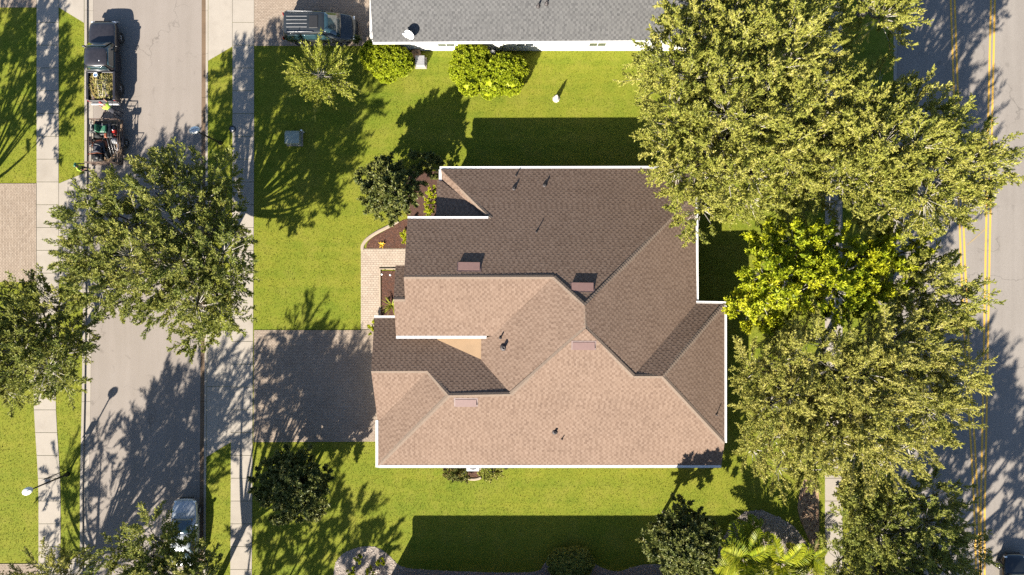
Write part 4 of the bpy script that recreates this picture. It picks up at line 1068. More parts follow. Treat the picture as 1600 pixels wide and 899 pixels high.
def palm(name, label, base, heads, seed, trunk_h, trunk_r, nfr=16, L=2.2, group=None):
    r = np.random.default_rng(seed); root = empty(name, base); tag(root, label, 'palm', group)
    m = MB()
    n = 9; pts = [Vector((0,0,-.1+ (trunk_h+.1)*i/n)) for i in range(n+1)]
    m.tube(pts, [trunk_r*(1.25-.4*i/n)*(1+.06*(i % 2)) for i in range(n+1)], 10); m.build('trunk', MT['palm_bark'], root, fix=False)
    fr = []
    for i in range(nfr):
        LV = []; LT = []; ST = []
        el = math.radians(r.uniform(-5, 75)); az = i*2.4+r.uniform(-.3,.3)
        frond(LV, LT, ST, (0,0,trunk_h-.05), az, el, L*r.uniform(.8,1.1), r, r.uniform(.6,1.0), float(np.clip(r.normal(.55,.22),0,1)))
        me = np_mesh('frond', np.array(LV), np.arange(len(LV)).reshape(-1,4), MT['leaf_palm'], {'tone': LT})
        f = link(bpy.data.objects.new('frond', me), root)
        mm = MB(); P, _ = ST[0]; mm.tube([Vector(p) for p in P], [.03*(1-.85*j/len(P)) for j in range(len(P))], 4, cap=False); mm.build('rachis', MT['leaf_palm'], f, fix=False)
    return root
palm('palm', 'arching feather palm with longest yellow green fronds, at bottom beside evergreen', Gd(1150,858), None, 1, 1.5, .13, 20, 2.9, 'feather palms')
palm('palm', 'feather palm right of the arching one, over the stone bed', Gd(1205,866), None, 2, 1.5, .12, 17, 2.5, 'feather palms')
palm('palm', 'small feather palm nearest the right hand sidewalk', Gd(1256,862), None, 3, 1.0, .10, 13, 1.7, 'feather palms')
palm('palm', 'young palm with upright fronds next to the gravel and lawn edge', Gd(1165,825), None, 4, .8, .09, 9, 1.4, 'feather palms')
# strappy plant in the mulch bed by the path
def straps(name, label, base, n, L, mat, seed, wd=.03, cat='plant'):
    r = np.random.default_rng(seed); root = empty(name, base); tag(root, label, cat)
    for i in range(n):
        az = i*2.4+r.uniform(-.4,.4); el = r.uniform(.5,1.3); h = np.array([math.cos(az),math.sin(az),0]); sd_ = np.cross(h,UP)*wd
        V = []; p = np.zeros(3); K = 7; l = L*r.uniform(.7,1.15)
        for k in range(K):
            w_ = (1-(k/(K-1))**2*.9); V += [p-sd_*w_, p+sd_*w_]
            a = el-1.5*k/K; p = p+(h*math.cos(a)+UP*math.sin(a))*l/(K-1)
        F = [(2*k,2*k+1,2*k+3,2*k+2) for k in range(K-1)]
        me = np_mesh('leaf', np.array(V), np.array(F), MT[mat], {'tone': np.full(len(F), r.uniform(.2,.95))}, True); link(bpy.data.objects.new('leaf', me), root)
straps('strap_plant', 'yellow green strap leaved plant in the mulch bed by the front wall', Gd(613,478), 22, .95, 'leaf_wisp', 3, .035)
straps('flower_plant', 'small bright yellow plant at the edge of the triangular mulch bed', Gd(596.5,383), 9, .30, 'flower_yellow', 4, .05)

# ------------------------------------------------------------------ grass blades on the lawns (uncountable)
def grass(n, seed):
    r = np.random.default_rng(seed)
    X = r.uniform(-35.9, 33, n); Y = r.uniform(-20.6, 20.6, n)
    PX = X*PXM+800+r.normal(0,.9,n); PY = 449.5-Y*PXM+r.normal(0,.9,n)
    kl = np.interp(PY, [q[1] for q in KL], [q[0] for q in KL]); kr = np.interp(PY, [q[1] for q in KR], [q[0] for q in KR])
    ok = (PX < kl-.5) | ((PX > kr+.5) & (PX < 1395))
    for line, w in ((SL, 34.2), (SR, 33.5)):
        a = np.interp(PY, [q[1] for q in line], [q[0] for q in line]); ok &= ~((PX > a-.5) & (PX < a+w+.5))
    ok &= ~((PX > 1289) & (PX < 1316))
    polys = [DRIVE_MAIN, WALK, DRIVE_N, DRIVE_W, DRIVE_WN, DRIVE_WS, BED_A, BED_B, BED_C, GRAV, STB, SOIL]
    polys += [[Gd(322,517),Gd(364,517),Gd(364,691),Gd(322,714)], [Gd(322,-110),Gd(364,-110),Gd(364,73),Gd(322,96)], [Gd(90,287),Gd(135,270),Gd(135,459),Gd(90,443)], [Gd(90,-110),Gd(135,-110),Gd(135,37),Gd(90,12)], [Gd(93,884),Gd(127,864),Gd(127,1030),Gd(93,1030)]]
    polys += [[Gd(613,500),Gd(1094,480),Gd(1094,700),Gd(613,700)], [Gd(708,286),Gd(1051,286),Gd(1051,509),Gd(708,509)], [Gd(592,79),Gd(1400,79),Gd(1400,-300),Gd(592,-300)], [Gd(660,364),Gd(720,364),Gd(720,509),Gd(645,509)]]
    QX = (PX-800)/PXM; QY = (449.5-PY)/PXM
    for p in polys: ok &= ~inside_np(p, QX, QY)
    X = X[ok]; Y = Y[ok]; N = len(X)
    a = r.uniform(0, 6.28, N); h = r.uniform(.03, .075, N); w = r.uniform(.010, .022, N); ln = r.uniform(.3, 1.3, N)
    c, s = np.cos(a), np.sin(a); z0 = np.full(N, -.004); b = r.uniform(0, 6.28, N)
    V = np.stack([np.stack([X-s*w, Y+c*w, z0], 1), np.stack([X+s*w, Y-c*w, z0], 1), np.stack([X+np.cos(b)*h*ln, Y+np.sin(b)*h*ln, h], 1)], 1).reshape(-1,3)
    me = np_mesh('grass', V, np.arange(N*3).reshape(-1,3), MT['grass_blade'])
    o = link(bpy.data.objects.new('grass', me)); tag(o, 'short green and yellowing lawn grass round the house', 'grass', kind='stuff')
grass(330000, 77)
# ------------------------------------------------------------------ vehicles
def section(w, zb, zt, crown, tuck=.9):
    half = [(0, zb), (w*tuck*.7, zb), (w*tuck, zb+.03), (w*.985, zb+.16), (w, zb+(zt-zb)*.5), (w*.985, zt-.12), (w*.93, zt-.03), (w*.80, zt+crown*.25), (w*.45, zt+crown*.8), (0, zt+crown)]
    return half + [(-x, z) for x, z in half[-2:0:-1]]
def smooth_obj(o, lv=1):
    md = o.modifiers.new('subdivision', 'SUBSURF'); md.levels = lv; md.render_levels = lv
    for p in o.data.polygons: p.use_smooth = True
    return o
def shell(parent, stations, mat, name='body'):
    m = MB(); m.rings([[(x, y, z) for x, z in section(w, zb, zt, cr)] for y, w, zb, zt, cr in stations])
    o = m.build(name, MT[mat], parent); return smooth_obj(o)
def greenhouse(parent, belt, roof_, mat, z0, z1, crown=.05):
    """belt / roof_: (y_rear, y_front, half width rear, half width front)"""
    def ring(y0, y1, w0, w1, z, rd):
        P = []
        for y, w, s_ in ((y0,w0,-1),(y1,w1,1)):
            q = [(w-rd*.1, y-s_*rd), (w-rd*.45, y-s_*rd*.35), (w-rd*1.2, y)]
            P += q if s_ < 0 else q[::-1]
        P2 = []
        # right side rear->front, then left side front->rear
        R = [(w0-rd*1.2,y0),(w0-rd*.35,y0+rd*.35),(w0,y0+rd*1.2),((w0+w1)/2+.01,(y0+y1)/2),(w1,y1-rd*1.2),(w1-rd*.35,y1-rd*.35),(w1-rd*1.2,y1),(0,y1+rd*.35)]
        Lf = [(-x,y) for x, y in R[-2::-1]] + [(0, y0-rd*.2)]
        return [(x,y,z) for x, y in R+Lf]
    m = MB(); A = ring(*belt, z0, .14); B = ring(*roof_, z1-.05, .16)
    yc = (roof_[0]+roof_[1])/2
    C_ = [(x*.86, yc+(y-yc)*.90, z1) for x, y, z in B]; D_ = [(x*.4, yc+(y-yc)*.5, z1+crown) for x, y, z in B]
    m.rings([A, B, C_, D_])
    o = m.build('cabin', MT[mat], parent)
    for p in o.data.polygons: p.use_smooth = True
    o.data.set_sharp_from_angle(angle=math.radians(38))
    return o
def panel(parent, q, name='window', mat='car_glass', off=.012, inset=.0):
    """thin pane on four corners (counter-clockwise seen from outside)"""
    q = [Vector(p) for p in q]; c = sum(q, Vector())/4; q = [p+(c-p)*inset for p in q]
    n = (q[1]-q[0]).cross(q[3]-q[0]).normalized()
    m = MB(); K = 4; P = []
    for i in range(K+1):
        for j in range(K+1):
            u = i/K; v = j/K
            p = (q[0]*(1-u)+q[1]*u)*(1-v)+(q[3]*(1-u)+q[2]*u)*v
            P.append(p + n*(off + .03*(4*u*(1-u))*.6))
    m.add([tuple(p) for p in P], [(i*(K+1)+j, (i+1)*(K+1)+j, (i+1)*(K+1)+j+1, i*(K+1)+j+1) for i in range(K) for j in range(K)], 0, True)
    o = m.build(name, MT[mat], parent, fix=False)
    md = o.modifiers.new('thickness', 'SOLIDIFY'); md.thickness = .008; md.offset = -1
    return o
def wheel(parent, x, y, r=.34, w=.22):
    s_ = 1 if x > 0 else -1; M = Matrix.Rotation(math.pi/2*s_, 4, 'Y')
    m = MB(); m.lathe([(r*.55,-w/2),(r*.9,-w/2),(r,-w/2+.03),(r,w/2-.03),(r*.92,w/2),(r*.62,w/2),(r*.6,w/2-.02)], 22, (x,y,r), M=M); t = m.build('wheel', MT['rubber'], parent)
    m = MB(); m.lathe([(.0,w/2-.035),(.05,w/2-.03),(r*.28,w/2-.05),(r*.6,w/2-.015),(r*.6,-w/2)], 16, (x,y,r), M=M)
    for k in range(5):
        a = k*2*math.pi/5; c, s2 = math.cos(a), math.sin(a)
        m.tube([M@Vector((0,0,w/2-.03))+Vector((x,y,r)), M@Vector((c*r*.56,s2*r*.56,w/2-.02))+Vector((x,y,r))], .028, 5)
    m.build('rim', MT['rim'], t)
def mirror(parent, x, y, z, mat):
    s_ = 1 if x > 0 else -1; m = MB()
    m.tube([(x-s_*.06,y,z-.04),(x+s_*.06,y,z)], .025, 6); m.bbox(x+s_*.02 if s_>0 else x-.20, x+.20 if s_>0 else x-.02, y-.05, y+.06, z-.08, z+.10, .03)
    m.build('mirror', MT[mat], parent)
def lamps(parent, pts, name, mat, sz=(.26,.10,.14)):
    for x, y, z in pts:
        m = MB(); m.bbox(x-sz[0]/2, x+sz[0]/2, y-sz[1]/2, y+sz[1]/2, z-sz[2]/2, z+sz[2]/2, .03); m.build(name, MT[mat], parent)

def minivan(loc, rz):
    c = empty('parked_van', loc, rz); tag(c, 'black green minivan with roof rails parked by the grey house', 'van')
    shell(c, [(-2.50,.70,.50,.92,.02),(-2.44,.88,.34,1.02,.02),(-2.1,.96,.26,1.05,.02),(-1.2,.98,.24,1.04,.02),(0,.985,.24,1.02,.02),(1.1,.975,.24,.98,.03),(1.55,.95,.25,.92,.05),(2.0,.90,.28,.83,.06),(2.3,.80,.32,.74,.05),(2.46,.60,.40,.64,.03)], 'van_paint')
    greenhouse(c, (-2.42,1.42,.93,.90), (-2.20,.42,.76,.72), 'van_paint', .99, 1.72)
    panel(c, [(-.80,1.36,1.02),(.80,1.36,1.02),(.64,.48,1.65),(-.64,.48,1.65)][::-1], 'windshield', off=.06)
    panel(c, [(.74,-2.40,1.08),(-.74,-2.40,1.08),(-.62,-2.24,1.62),(.62,-2.24,1.62)][::-1], 'rear_window', off=.04)
    for s_ in (1,-1):
        for (ya, yb) in ((-2.15,-1.15),(-1.08,.02),(.09,.85)):
            yt0 = max(ya, -2.05); yt1 = yb if yb < .5 else .42
            q = [(s_*.945,ya,1.04),(s_*.945,yb,1.03),(s_*.79,yt1,1.60),(s_*.80,yt0,1.60)]
            panel(c, q if s_ > 0 else q[::-1], 'side_window', off=.012)
        m = MB(); m.tube([(s_*.70,-2.0,1.75),(s_*.70,-1.9,1.80),(s_*.68,-.3,1.80),(s_*.68,-.2,1.75)], .022, 6); m.build('roof_rail', MT['steel'], c)
        mirror(c, s_*.98, .85, 1.05, 'van_paint')
        for y in (-1.52, 1.55): wheel(c, s_*.88, y)
        m = MB(); m.tube([(s_*.18,1.40,1.05),(s_*.52 if s_>0 else -.12,1.02,1.30)], .012, 5); m.build('wiper', MT['chrome'], c)
    for k, x in enumerate((-.36,-.12,.12,.36)):
        m = MB(); m.bbox(x-.014,x+.014,-2.0,-.62,1.758,1.782,.008); m.build('roof_rib', MT['grey_plastic'], c)  # ribs paler than the roof: sky reflection put into their grey
    m = MB(); m.bbox(-.42,.42,-.48,.10,1.752,1.786,.02); m.build('sunroof', MT['trim_black'], c)
    lamps(c, ((.66,2.28,.68),(-.66,2.28,.68)), 'headlight', 'headlamp'); lamps(c, ((.82,-2.44,1.0),(-.82,-2.44,1.0)), 'taillight', 'taillamp', (.14,.08,.34))
    m = MB(); m.bbox(-.5,.5,2.40,2.50,.42,.56,.02); m.build('grille', MT['trim_black'], c)
    m = MB(); m.bbox(-.26,.26,-2.545,-2.50,.62,.74,.01); m.build('number_plate', MT['white_plastic'], c)
    return c
minivan(Gd(505.5,49.5), -math.pi/2)

def sedan(loc, rz, paint, label, name='parked_car'):
    c = empty(name, loc, rz); tag(c, label, 'car')
    shell(c, [(-2.28,.60,.46,.86,.02),(-2.2,.80,.34,.94,.03),(-1.8,.88,.24,.97,.03),(-1.0,.90,.20,.95,.03),(0,.905,.20,.92,.03),(.9,.90,.20,.92,.05),(1.4,.88,.21,.86,.07),(1.85,.82,.24,.77,.06),(2.12,.70,.30,.68,.04),(2.26,.50,.38,.58,.02)], paint)
    greenhouse(c, (-1.75,1.05,.84,.82), (-1.05,.12,.62,.60), paint, .93, 1.42, .03)
    panel(c, [(-.72,1.02,.95),(.72,1.02,.95),(.53,.16,1.36),(-.53,.16,1.36)][::-1], 'windshield', off=.05)
    panel(c, [(.70,-1.72,.98),(-.70,-1.72,.98),(-.53,-1.10,1.37),(.53,-1.10,1.37)][::-1], 'rear_window', off=.04)
    for s_ in (1,-1):
        for ya, yb, yc, yd in ((-1.45,-.42,-.45,-1.05),(-.36,.72,.10,-.39)):
            q = [(s_*.845,ya,.97),(s_*.845,yb,.96),(s_*.64,yc,1.34),(s_*.64,yd,1.34)]; panel(c, q if s_>0 else q[::-1], 'side_window', off=.012)
        mirror(c, s_*.88, .62, .98, paint)
        for y in (-1.35, 1.38): wheel(c, s_*.80, y, .32, .2)
    lamps(c, ((.60,2.06,.62),(-.60,2.06,.62)), 'headlight', 'headlamp'); lamps(c, ((.68,-2.20,.84),(-.68,-2.20,.84)), 'taillight', 'taillamp', (.3,.06,.12))
    m = MB(); m.bbox(-.46,.46,2.22,2.29,.36,.50,.02); m.build('grille', MT['trim_black'], c)
    return c
sedan(Gd(296,826), 0, 'silver_paint', 'silver car parked at the kerb under the bottom left oak')
sedan(Gd(1577,912,-.10), 0, 'dark_paint', 'dark car cut off by the bottom right corner, on the road', 'driven_car')

def pickup(loc, rz):
    c = empty('pickup_truck', loc, rz); tag(c, 'black pickup truck with yard waste in its bed', 'pickup truck')
    shell(c, [(.35,.93,.38,1.08,.03),(.9,.95,.34,1.08,.04),(1.5,.95,.34,1.07,.05),(2.1,.94,.36,1.04,.05),(2.5,.90,.40,.98,.04),(2.72,.78,.46,.88,.02)], 'truck_paint', 'front_body')
    m = MB()
    m.bbox(-.94,.94,-.75,.55,.36,1.06,.03); m.build('cab_lower', MT['truck_paint'], c)
    greenhouse(c, (-.72,1.22,.90,.86), (-.60,.62,.74,.72), 'truck_paint', 1.04, 1.76, .03)
    panel(c, [(-.78,1.18,1.08),(.78,1.18,1.08),(.64,.66,1.70),(-.64,.66,1.70)][::-1], 'windshield', off=.05)
    panel(c, [(.70,-.73,1.15),(-.70,-.73,1.15),(-.62,-.62,1.66),(.62,-.62,1.66)][::-1], 'rear_window', off=.03)
    for s_ in (1,-1):
        q = [(s_*.91,-.60,1.10),(s_*.90,.92,1.08),(s_*.755,.56,1.66),(s_*.765,-.52,1.66)]; panel(c, q if s_>0 else q[::-1], 'side_window', off=.014)
        mirror(c, s_*.98, .88, 1.18, 'trim_black')
        for y in (-1.75, 1.75): wheel(c, s_*.86, y, .38, .26)
        # bed side with wheel arch
        m = MB(); m.bbox(s_*.86 if s_>0 else -.96, .96 if s_>0 else s_*.86, -2.74,-.80,.46,1.12,.03)
        m.bbox(s_*.82 if s_>0 else -.98, .98 if s_>0 else s_*.82, -2.74,-.80,1.12,1.16,.015); m.build('bed_side', MT['truck_paint'], c)
        m = MB(); m.tube([(s_*.97,-1.75+.47*math.cos(a),.40+.47*math.sin(a)) for a in np.linspace(.05,3.09,9)], .03, 5); m.build('wheel_arch', MT['trim_black'], c)
    m = MB(); m.bbox(-.86,.86,-2.72,-.82,.58,.64,.01); m.build('bed_floor', MT['trim_black'], c)
    m = MB(); m.bbox(-.86,.86,-.90,-.80,.5,1.18,.02); m.build('bed_front', MT['truck_paint'], c)
    m = MB(); m.bbox(-.85,.85,-2.80,-2.72,.55,1.12,.02); m.build('tailgate', MT['truck_paint'], c)
    m = MB(); m.bbox(-.95,.95,-2.93,-2.80,.42,.62,.03); m.build('rear_bumper', MT['chrome'], c)
    m = MB(); m.bbox(-.90,.90,2.68,2.80,.42,.64,.04); m.build('front_bumper', MT['chrome'], c)
    m = MB(); m.bbox(-.55,.55,2.66,2.74,.66,.86,.02); m.build('grille', MT['trim_black'], c)
    lamps(c, ((.70,2.66,.78),(-.70,2.66,.78)), 'headlight', 'headlamp'); lamps(c, ((.88,-2.76,.92),(-.88,-2.76,.92)), 'taillight', 'taillamp', (.12,.08,.34))
    m = MB()
    for x in (-.78,.78):
        m.tube([(x,-.86,1.16),(x,-.86,1.50),(x*.98,-.82,1.56)], .022, 6)
    m.tube([(-.78,-.84,1.55),(.78,-.84,1.55)], .022, 6); m.tube([(-.76,-.84,1.36),(.76,-.84,1.36)], .016, 6); m.build('headache_rack', MT['steel'], c)
    m = MB(); m.tube([(.3,-.3,1.78),(.3,-.3,1.82)], .03, 8); m.build('antenna', MT['white_plastic'], c)
    return c
TRK = Gd(171,101,-.115)
pickup(TRK, 0)
# load of cut fronds and branches in the bed
def waste():
    r = np.random.default_rng(9); root = empty('yard_waste', TRK + Vector((0,-1.75,.64))); 
    tag(root, 'heap of cut yellow green fronds and branches filling the truck bed', 'yard waste')
    P = []; K = 9
    for a in range(K):
        for b_ in range(K):
            u = a/(K-1)*2-1; v = b_/(K-1)*2-1
            P.append((u*.84, v*.90, max(.04, .14+.32*(1-u*u*.7)*(1-v*v*.6)+r.normal(0,.05))))
    m = MB(); m.add(P, [(a*K+b_, (a+1)*K+b_, (a+1)*K+b_+1, a*K+b_+1) for a in range(K-1) for b_ in range(K-1)], 0, True)
    hp = m.build('heap', MT['deck_wood'], root, fix=False)
    V = []; T = []; n = 700
    for i in range(n):
        u = r.uniform(-1,1); v = r.uniform(-1,1)
        p = np.array([u*.78, v*.84, .18+.32*(1-u*u*.7)*(1-v*v*.6)+r.uniform(0,.12)])
        d = unit(np.array([r.normal()*.8,r.normal()*1.2,r.normal()*.3])); L = r.uniform(.15,.75); s_ = unit(np.cross(d,UP+r.normal(0,.4,3)))*r.uniform(.010,.045)
        a0 = p-d*L/2; b0 = p+d*L/2
        for e_ in (a0,b0): e_[0] = np.clip(e_[0],-.82,.82); e_[1] = np.clip(e_[1],-.9,.9)
        V += [a0, p+s_, b0, p-s_]; T.append(float(np.clip(.5+.35*math.sin(u*3+1)+r.normal(0,.25),0,1)))
    me = np_mesh('cuttings', np.array(V), np.arange(len(V)).reshape(-1,4), MT['waste'], {'tone': T}); o = link(bpy.data.objects.new('cuttings', me), root); o['kind'] = 'stuff'
    for k in range(7):
        a = r.uniform(-.6,.6); m = MB(); x = r.uniform(-.4,.4)
        m.tube([(x-.35*math.sin(a),-.75,.42+r.uniform(0,.1)),(x,0,.60+r.uniform(0,.06)),(x+.35*math.sin(a),.75,.46)], [.022,.018,.010], 5); m.build('branch', MT['rust_steel' if k % 2 else 'twig'], root)
waste()
b = empty('bucket', TRK+Vector((-.18,-1.12,1.18))); tag(b, 'white and blue bucket on top of the yard waste', 'bucket')
m = MB(); m.lathe([(.10,-.06),(.14,.22),(.15,.22),(.15,.24),(.13,.24),(.10,0),(0,0)], 16); m.build('pail', MT['white_plastic'], b)
m = MB(); m.lathe([(0,.16),(.12,.16),(.12,.19),(0,.20)], 14); m.build('contents', MT['blue_paint'], b)
for k, (x0, y0, x1, y1) in enumerate(((-.88,-1.55,-.42,-2.62),(-.05,-1.25,.52,-2.45))):
    t = empty('long_handled_tool', TRK+Vector((x0,y0,1.26))); tag(t, ('long handled tool lying across the left rail of the truck bed','long handled tool lying across the middle of the yard waste')[k], 'garden tool')
    m = MB(); m.tube([(0,0,0),((x1-x0),(y1-y0),.02)], .02, 6); m.build('handle', MT['black_metal'], t)
    m = MB(); m.bbox(x1-x0-.10,x1-x0+.10,y1-y0-.12,y1-y0+.05,0,.03,.008); m.build('blade', MT['rust_steel'], t)

# trailer
TRL = Gd(174,224.5,-.115)
def trailer():
    c = empty('utility_trailer', TRL); tag(c, 'open landscaping trailer with rail sides behind the pickup', 'trailer')
    for k in range(9):
        x = -.86+k*.215; m = MB(); m.bbox(x-.10,x+.10,-1.5,1.5,.50,.54,.006); m.build('deck_plank', MT['deck_wood'], c)
    for s_ in (1,-1):
        m = MB(); m.box(s_*.97-.03,s_*.97+.03,-1.52,1.52,.42,.52); m.build('frame_beam', MT['rust_steel'], c)
        for z in (.80,1.05):
            m = MB(); m.tube([(s_*.97,-1.5,z),(s_*.97,1.5,z)], .024, 6); m.build('side_rail', MT['rust_steel'], c)
        for y in (-1.48,-.75,0,.75,1.48):
            m = MB(); m.tube([(s_*.97,y,.5),(s_*.97,y,1.05)], .024, 6); m.build('post', MT['rust_steel'], c)
        m = MB(); m.tube([(s_*1.10,-.38,.42),(s_*1.10,-.34,.66),(s_*1.10,0,.74),(s_*1.10,.34,.66),(s_*1.10,.38,.42)], .03, 5); m.box(s_*1.10-.12,s_*1.10+.12,-.36,.36,.70,.73); m.build('mudguard', MT['black_metal'], c)
        wheel(c, s_*1.10, 0, .30, .18)
    for z in (.80,1.05):
        m = MB(); m.tube([(-.97,1.5,z),(.97,1.5,z)], .024, 6); m.build('front_rail', MT['rust_steel'], c)
    g = empty('ramp_gate', (0,-1.56,0)); g.parent = c
    for z in (.55,.95,1.35,1.65):
        m = MB(); m.tube([(-.95,0,z),(.95,0,z)], .022, 6); m.build('gate_bar', MT['rust_steel'], g)
    for x in (-.95,-.32,.32,.95):
        m = MB(); m.tube([(x,0,.5),(x,0,1.66)], .022, 6); m.build('gate_post', MT['rust_steel'], g)
    m = MB(); m.tube([(-.6,1.5,.46),(0,2.55,.46)], .04, 6); m.tube([(.6,1.5,.46),(0,2.55,.46)], .04, 6); m.tube([(0,2.5,.46),(0,2.72,.46)], .05, 6); m.build('tongue', MT['rust_steel'], c)
    m = MB(); m.tube([(.12,2.2,.10),(.12,2.2,.75)], .03, 6); m.build('jack', MT['steel'], c)
    return c
trailer()
def mower(loc, rz, label, seatm, deckm, seed):
    c = empty('riding_mower', loc, rz); tag(c, label, 'lawn mower')
    m = MB(); m.bbox(-.40,.40,-.55,.45,.18,.42,.05); m.build('chassis', MT['black_metal'], c)
    m = MB(); m.lathe([(.52,.10),(.54,.20),(.48,.26),(.3,.28),(0,.28)], 14, (0,.36,0), M=Matrix.Diagonal((1,.62,1,1))); m.build('cutting_deck', MT[deckm], c)
    m = MB(); m.bbox(-.24,.24,-.22,.22,.46,.58,.05); m.bbox(-.24,.24,-.32,-.20,.50,.98,.05); m.build('seat', MT[seatm], c)
    m = MB(); m.bbox(-.28,.28,-.86,-.40,.36,.70,.06); m.lathe([(.15,.70),(.15,.78),(0,.80)], 12, (0,-.62,0)); m.build('engine', MT['trim_black'], c)
    for s_ in (1,-1):
        m = MB(); m.tube([(s_*.30,.02,.45),(s_*.32,.15,.85),(s_*.10,.22,.95)], .018, 6); m.build('steering_lever', MT['grey_plastic'], c)
        M = Matrix.Rotation(math.pi/2, 4, 'Y')
        m = MB(); m.lathe([(0,-.1),(.22,-.1),(.25,-.07),(.25,.07),(.22,.1),(0,.1)], 14, (s_*.45,-.45,.25), M=M); m.build('rear_wheel', MT['rubber'], c)
        m = MB(); m.lathe([(0,-.05),(.10,-.05),(.12,0),(.10,.05),(0,.05)], 12, (s_*.36,.78,.12), M=M); m.tube([(s_*.36,.78,.12),(s_*.36,.70,.34),(s_*.3,.45,.34)], .025, 5); m.build('front_wheel', MT['rubber'], c)
    m = MB(); m.tube([(-.32,-.40,.4),(-.32,-.44,1.15),(.32,-.44,1.15),(.32,-.40,.4)], .025, 6); m.build('roll_bar', MT[deckm], c)
    return c
mower(TRL+Vector((-.02,.80,.54)), -math.pi/2, 'riding mower with a green seat at the front of the trailer', 'green_vinyl', 'black_metal', 1)
mower(TRL+Vector((-.38,-.55,.54)), math.radians(8), 'black and orange riding mower at the back of the trailer', 'cloth_dark', 'rust_orange', 2)
for k, x in enumerate((.42,.62,.80)):
    c = empty('string_trimmer', TRL+Vector((x,-1.3,.56))); tag(c, ('string trimmer leaning nearest the mower in the trailer','middle one of three string trimmers in the trailer','string trimmer against the right rail of the trailer')[k], 'trimmer', 'trimmers in the trailer')
    m = MB(); m.tube([(0,0,.10),(0,.9,.55),(0,1.5,.85)], .016, 6); m.build('shaft', MT['steel'], c)
    m = MB(); m.bbox(-.08,.08,1.42,1.70,.78,.98,.03); m.build('engine', MT['rust_orange' if k == 0 else 'trim_black'], c)
    m = MB(); m.lathe([(0,.0),(.10,.0),(.10,.05),(.02,.12)], 10); m.build('head', MT['trim_black'], c)
c = empty('fuel_can', TRL+Vector((.55,.62,.54))); tag(c, 'red fuel can beside the green seated mower', 'fuel can')
m = MB(); m.bbox(-.12,.12,-.18,.18,0,.30,.04); m.build('can', MT['red_plastic'], c); m = MB(); m.tube([(0,.1,.3),(0,.16,.42)], .02, 6); m.build('spout', MT['white_plastic'], c)
c = empty('backpack_blower', TRL+Vector((.60,.05,.54))); tag(c, 'grey and white leaf blower in the middle of the trailer', 'leaf blower')
m = MB(); m.lathe([(.05,0),(.20,.03),(.22,.2),(.16,.36),(0,.40)], 14); m.build('housing', MT['grey_plastic'], c); m = MB(); m.tube([(.1,0,.2),(.25,-.3,.25),(.2,-.75,.22)], [.05,.045,.04], 8); m.build('hose', MT['white_plastic'], c)

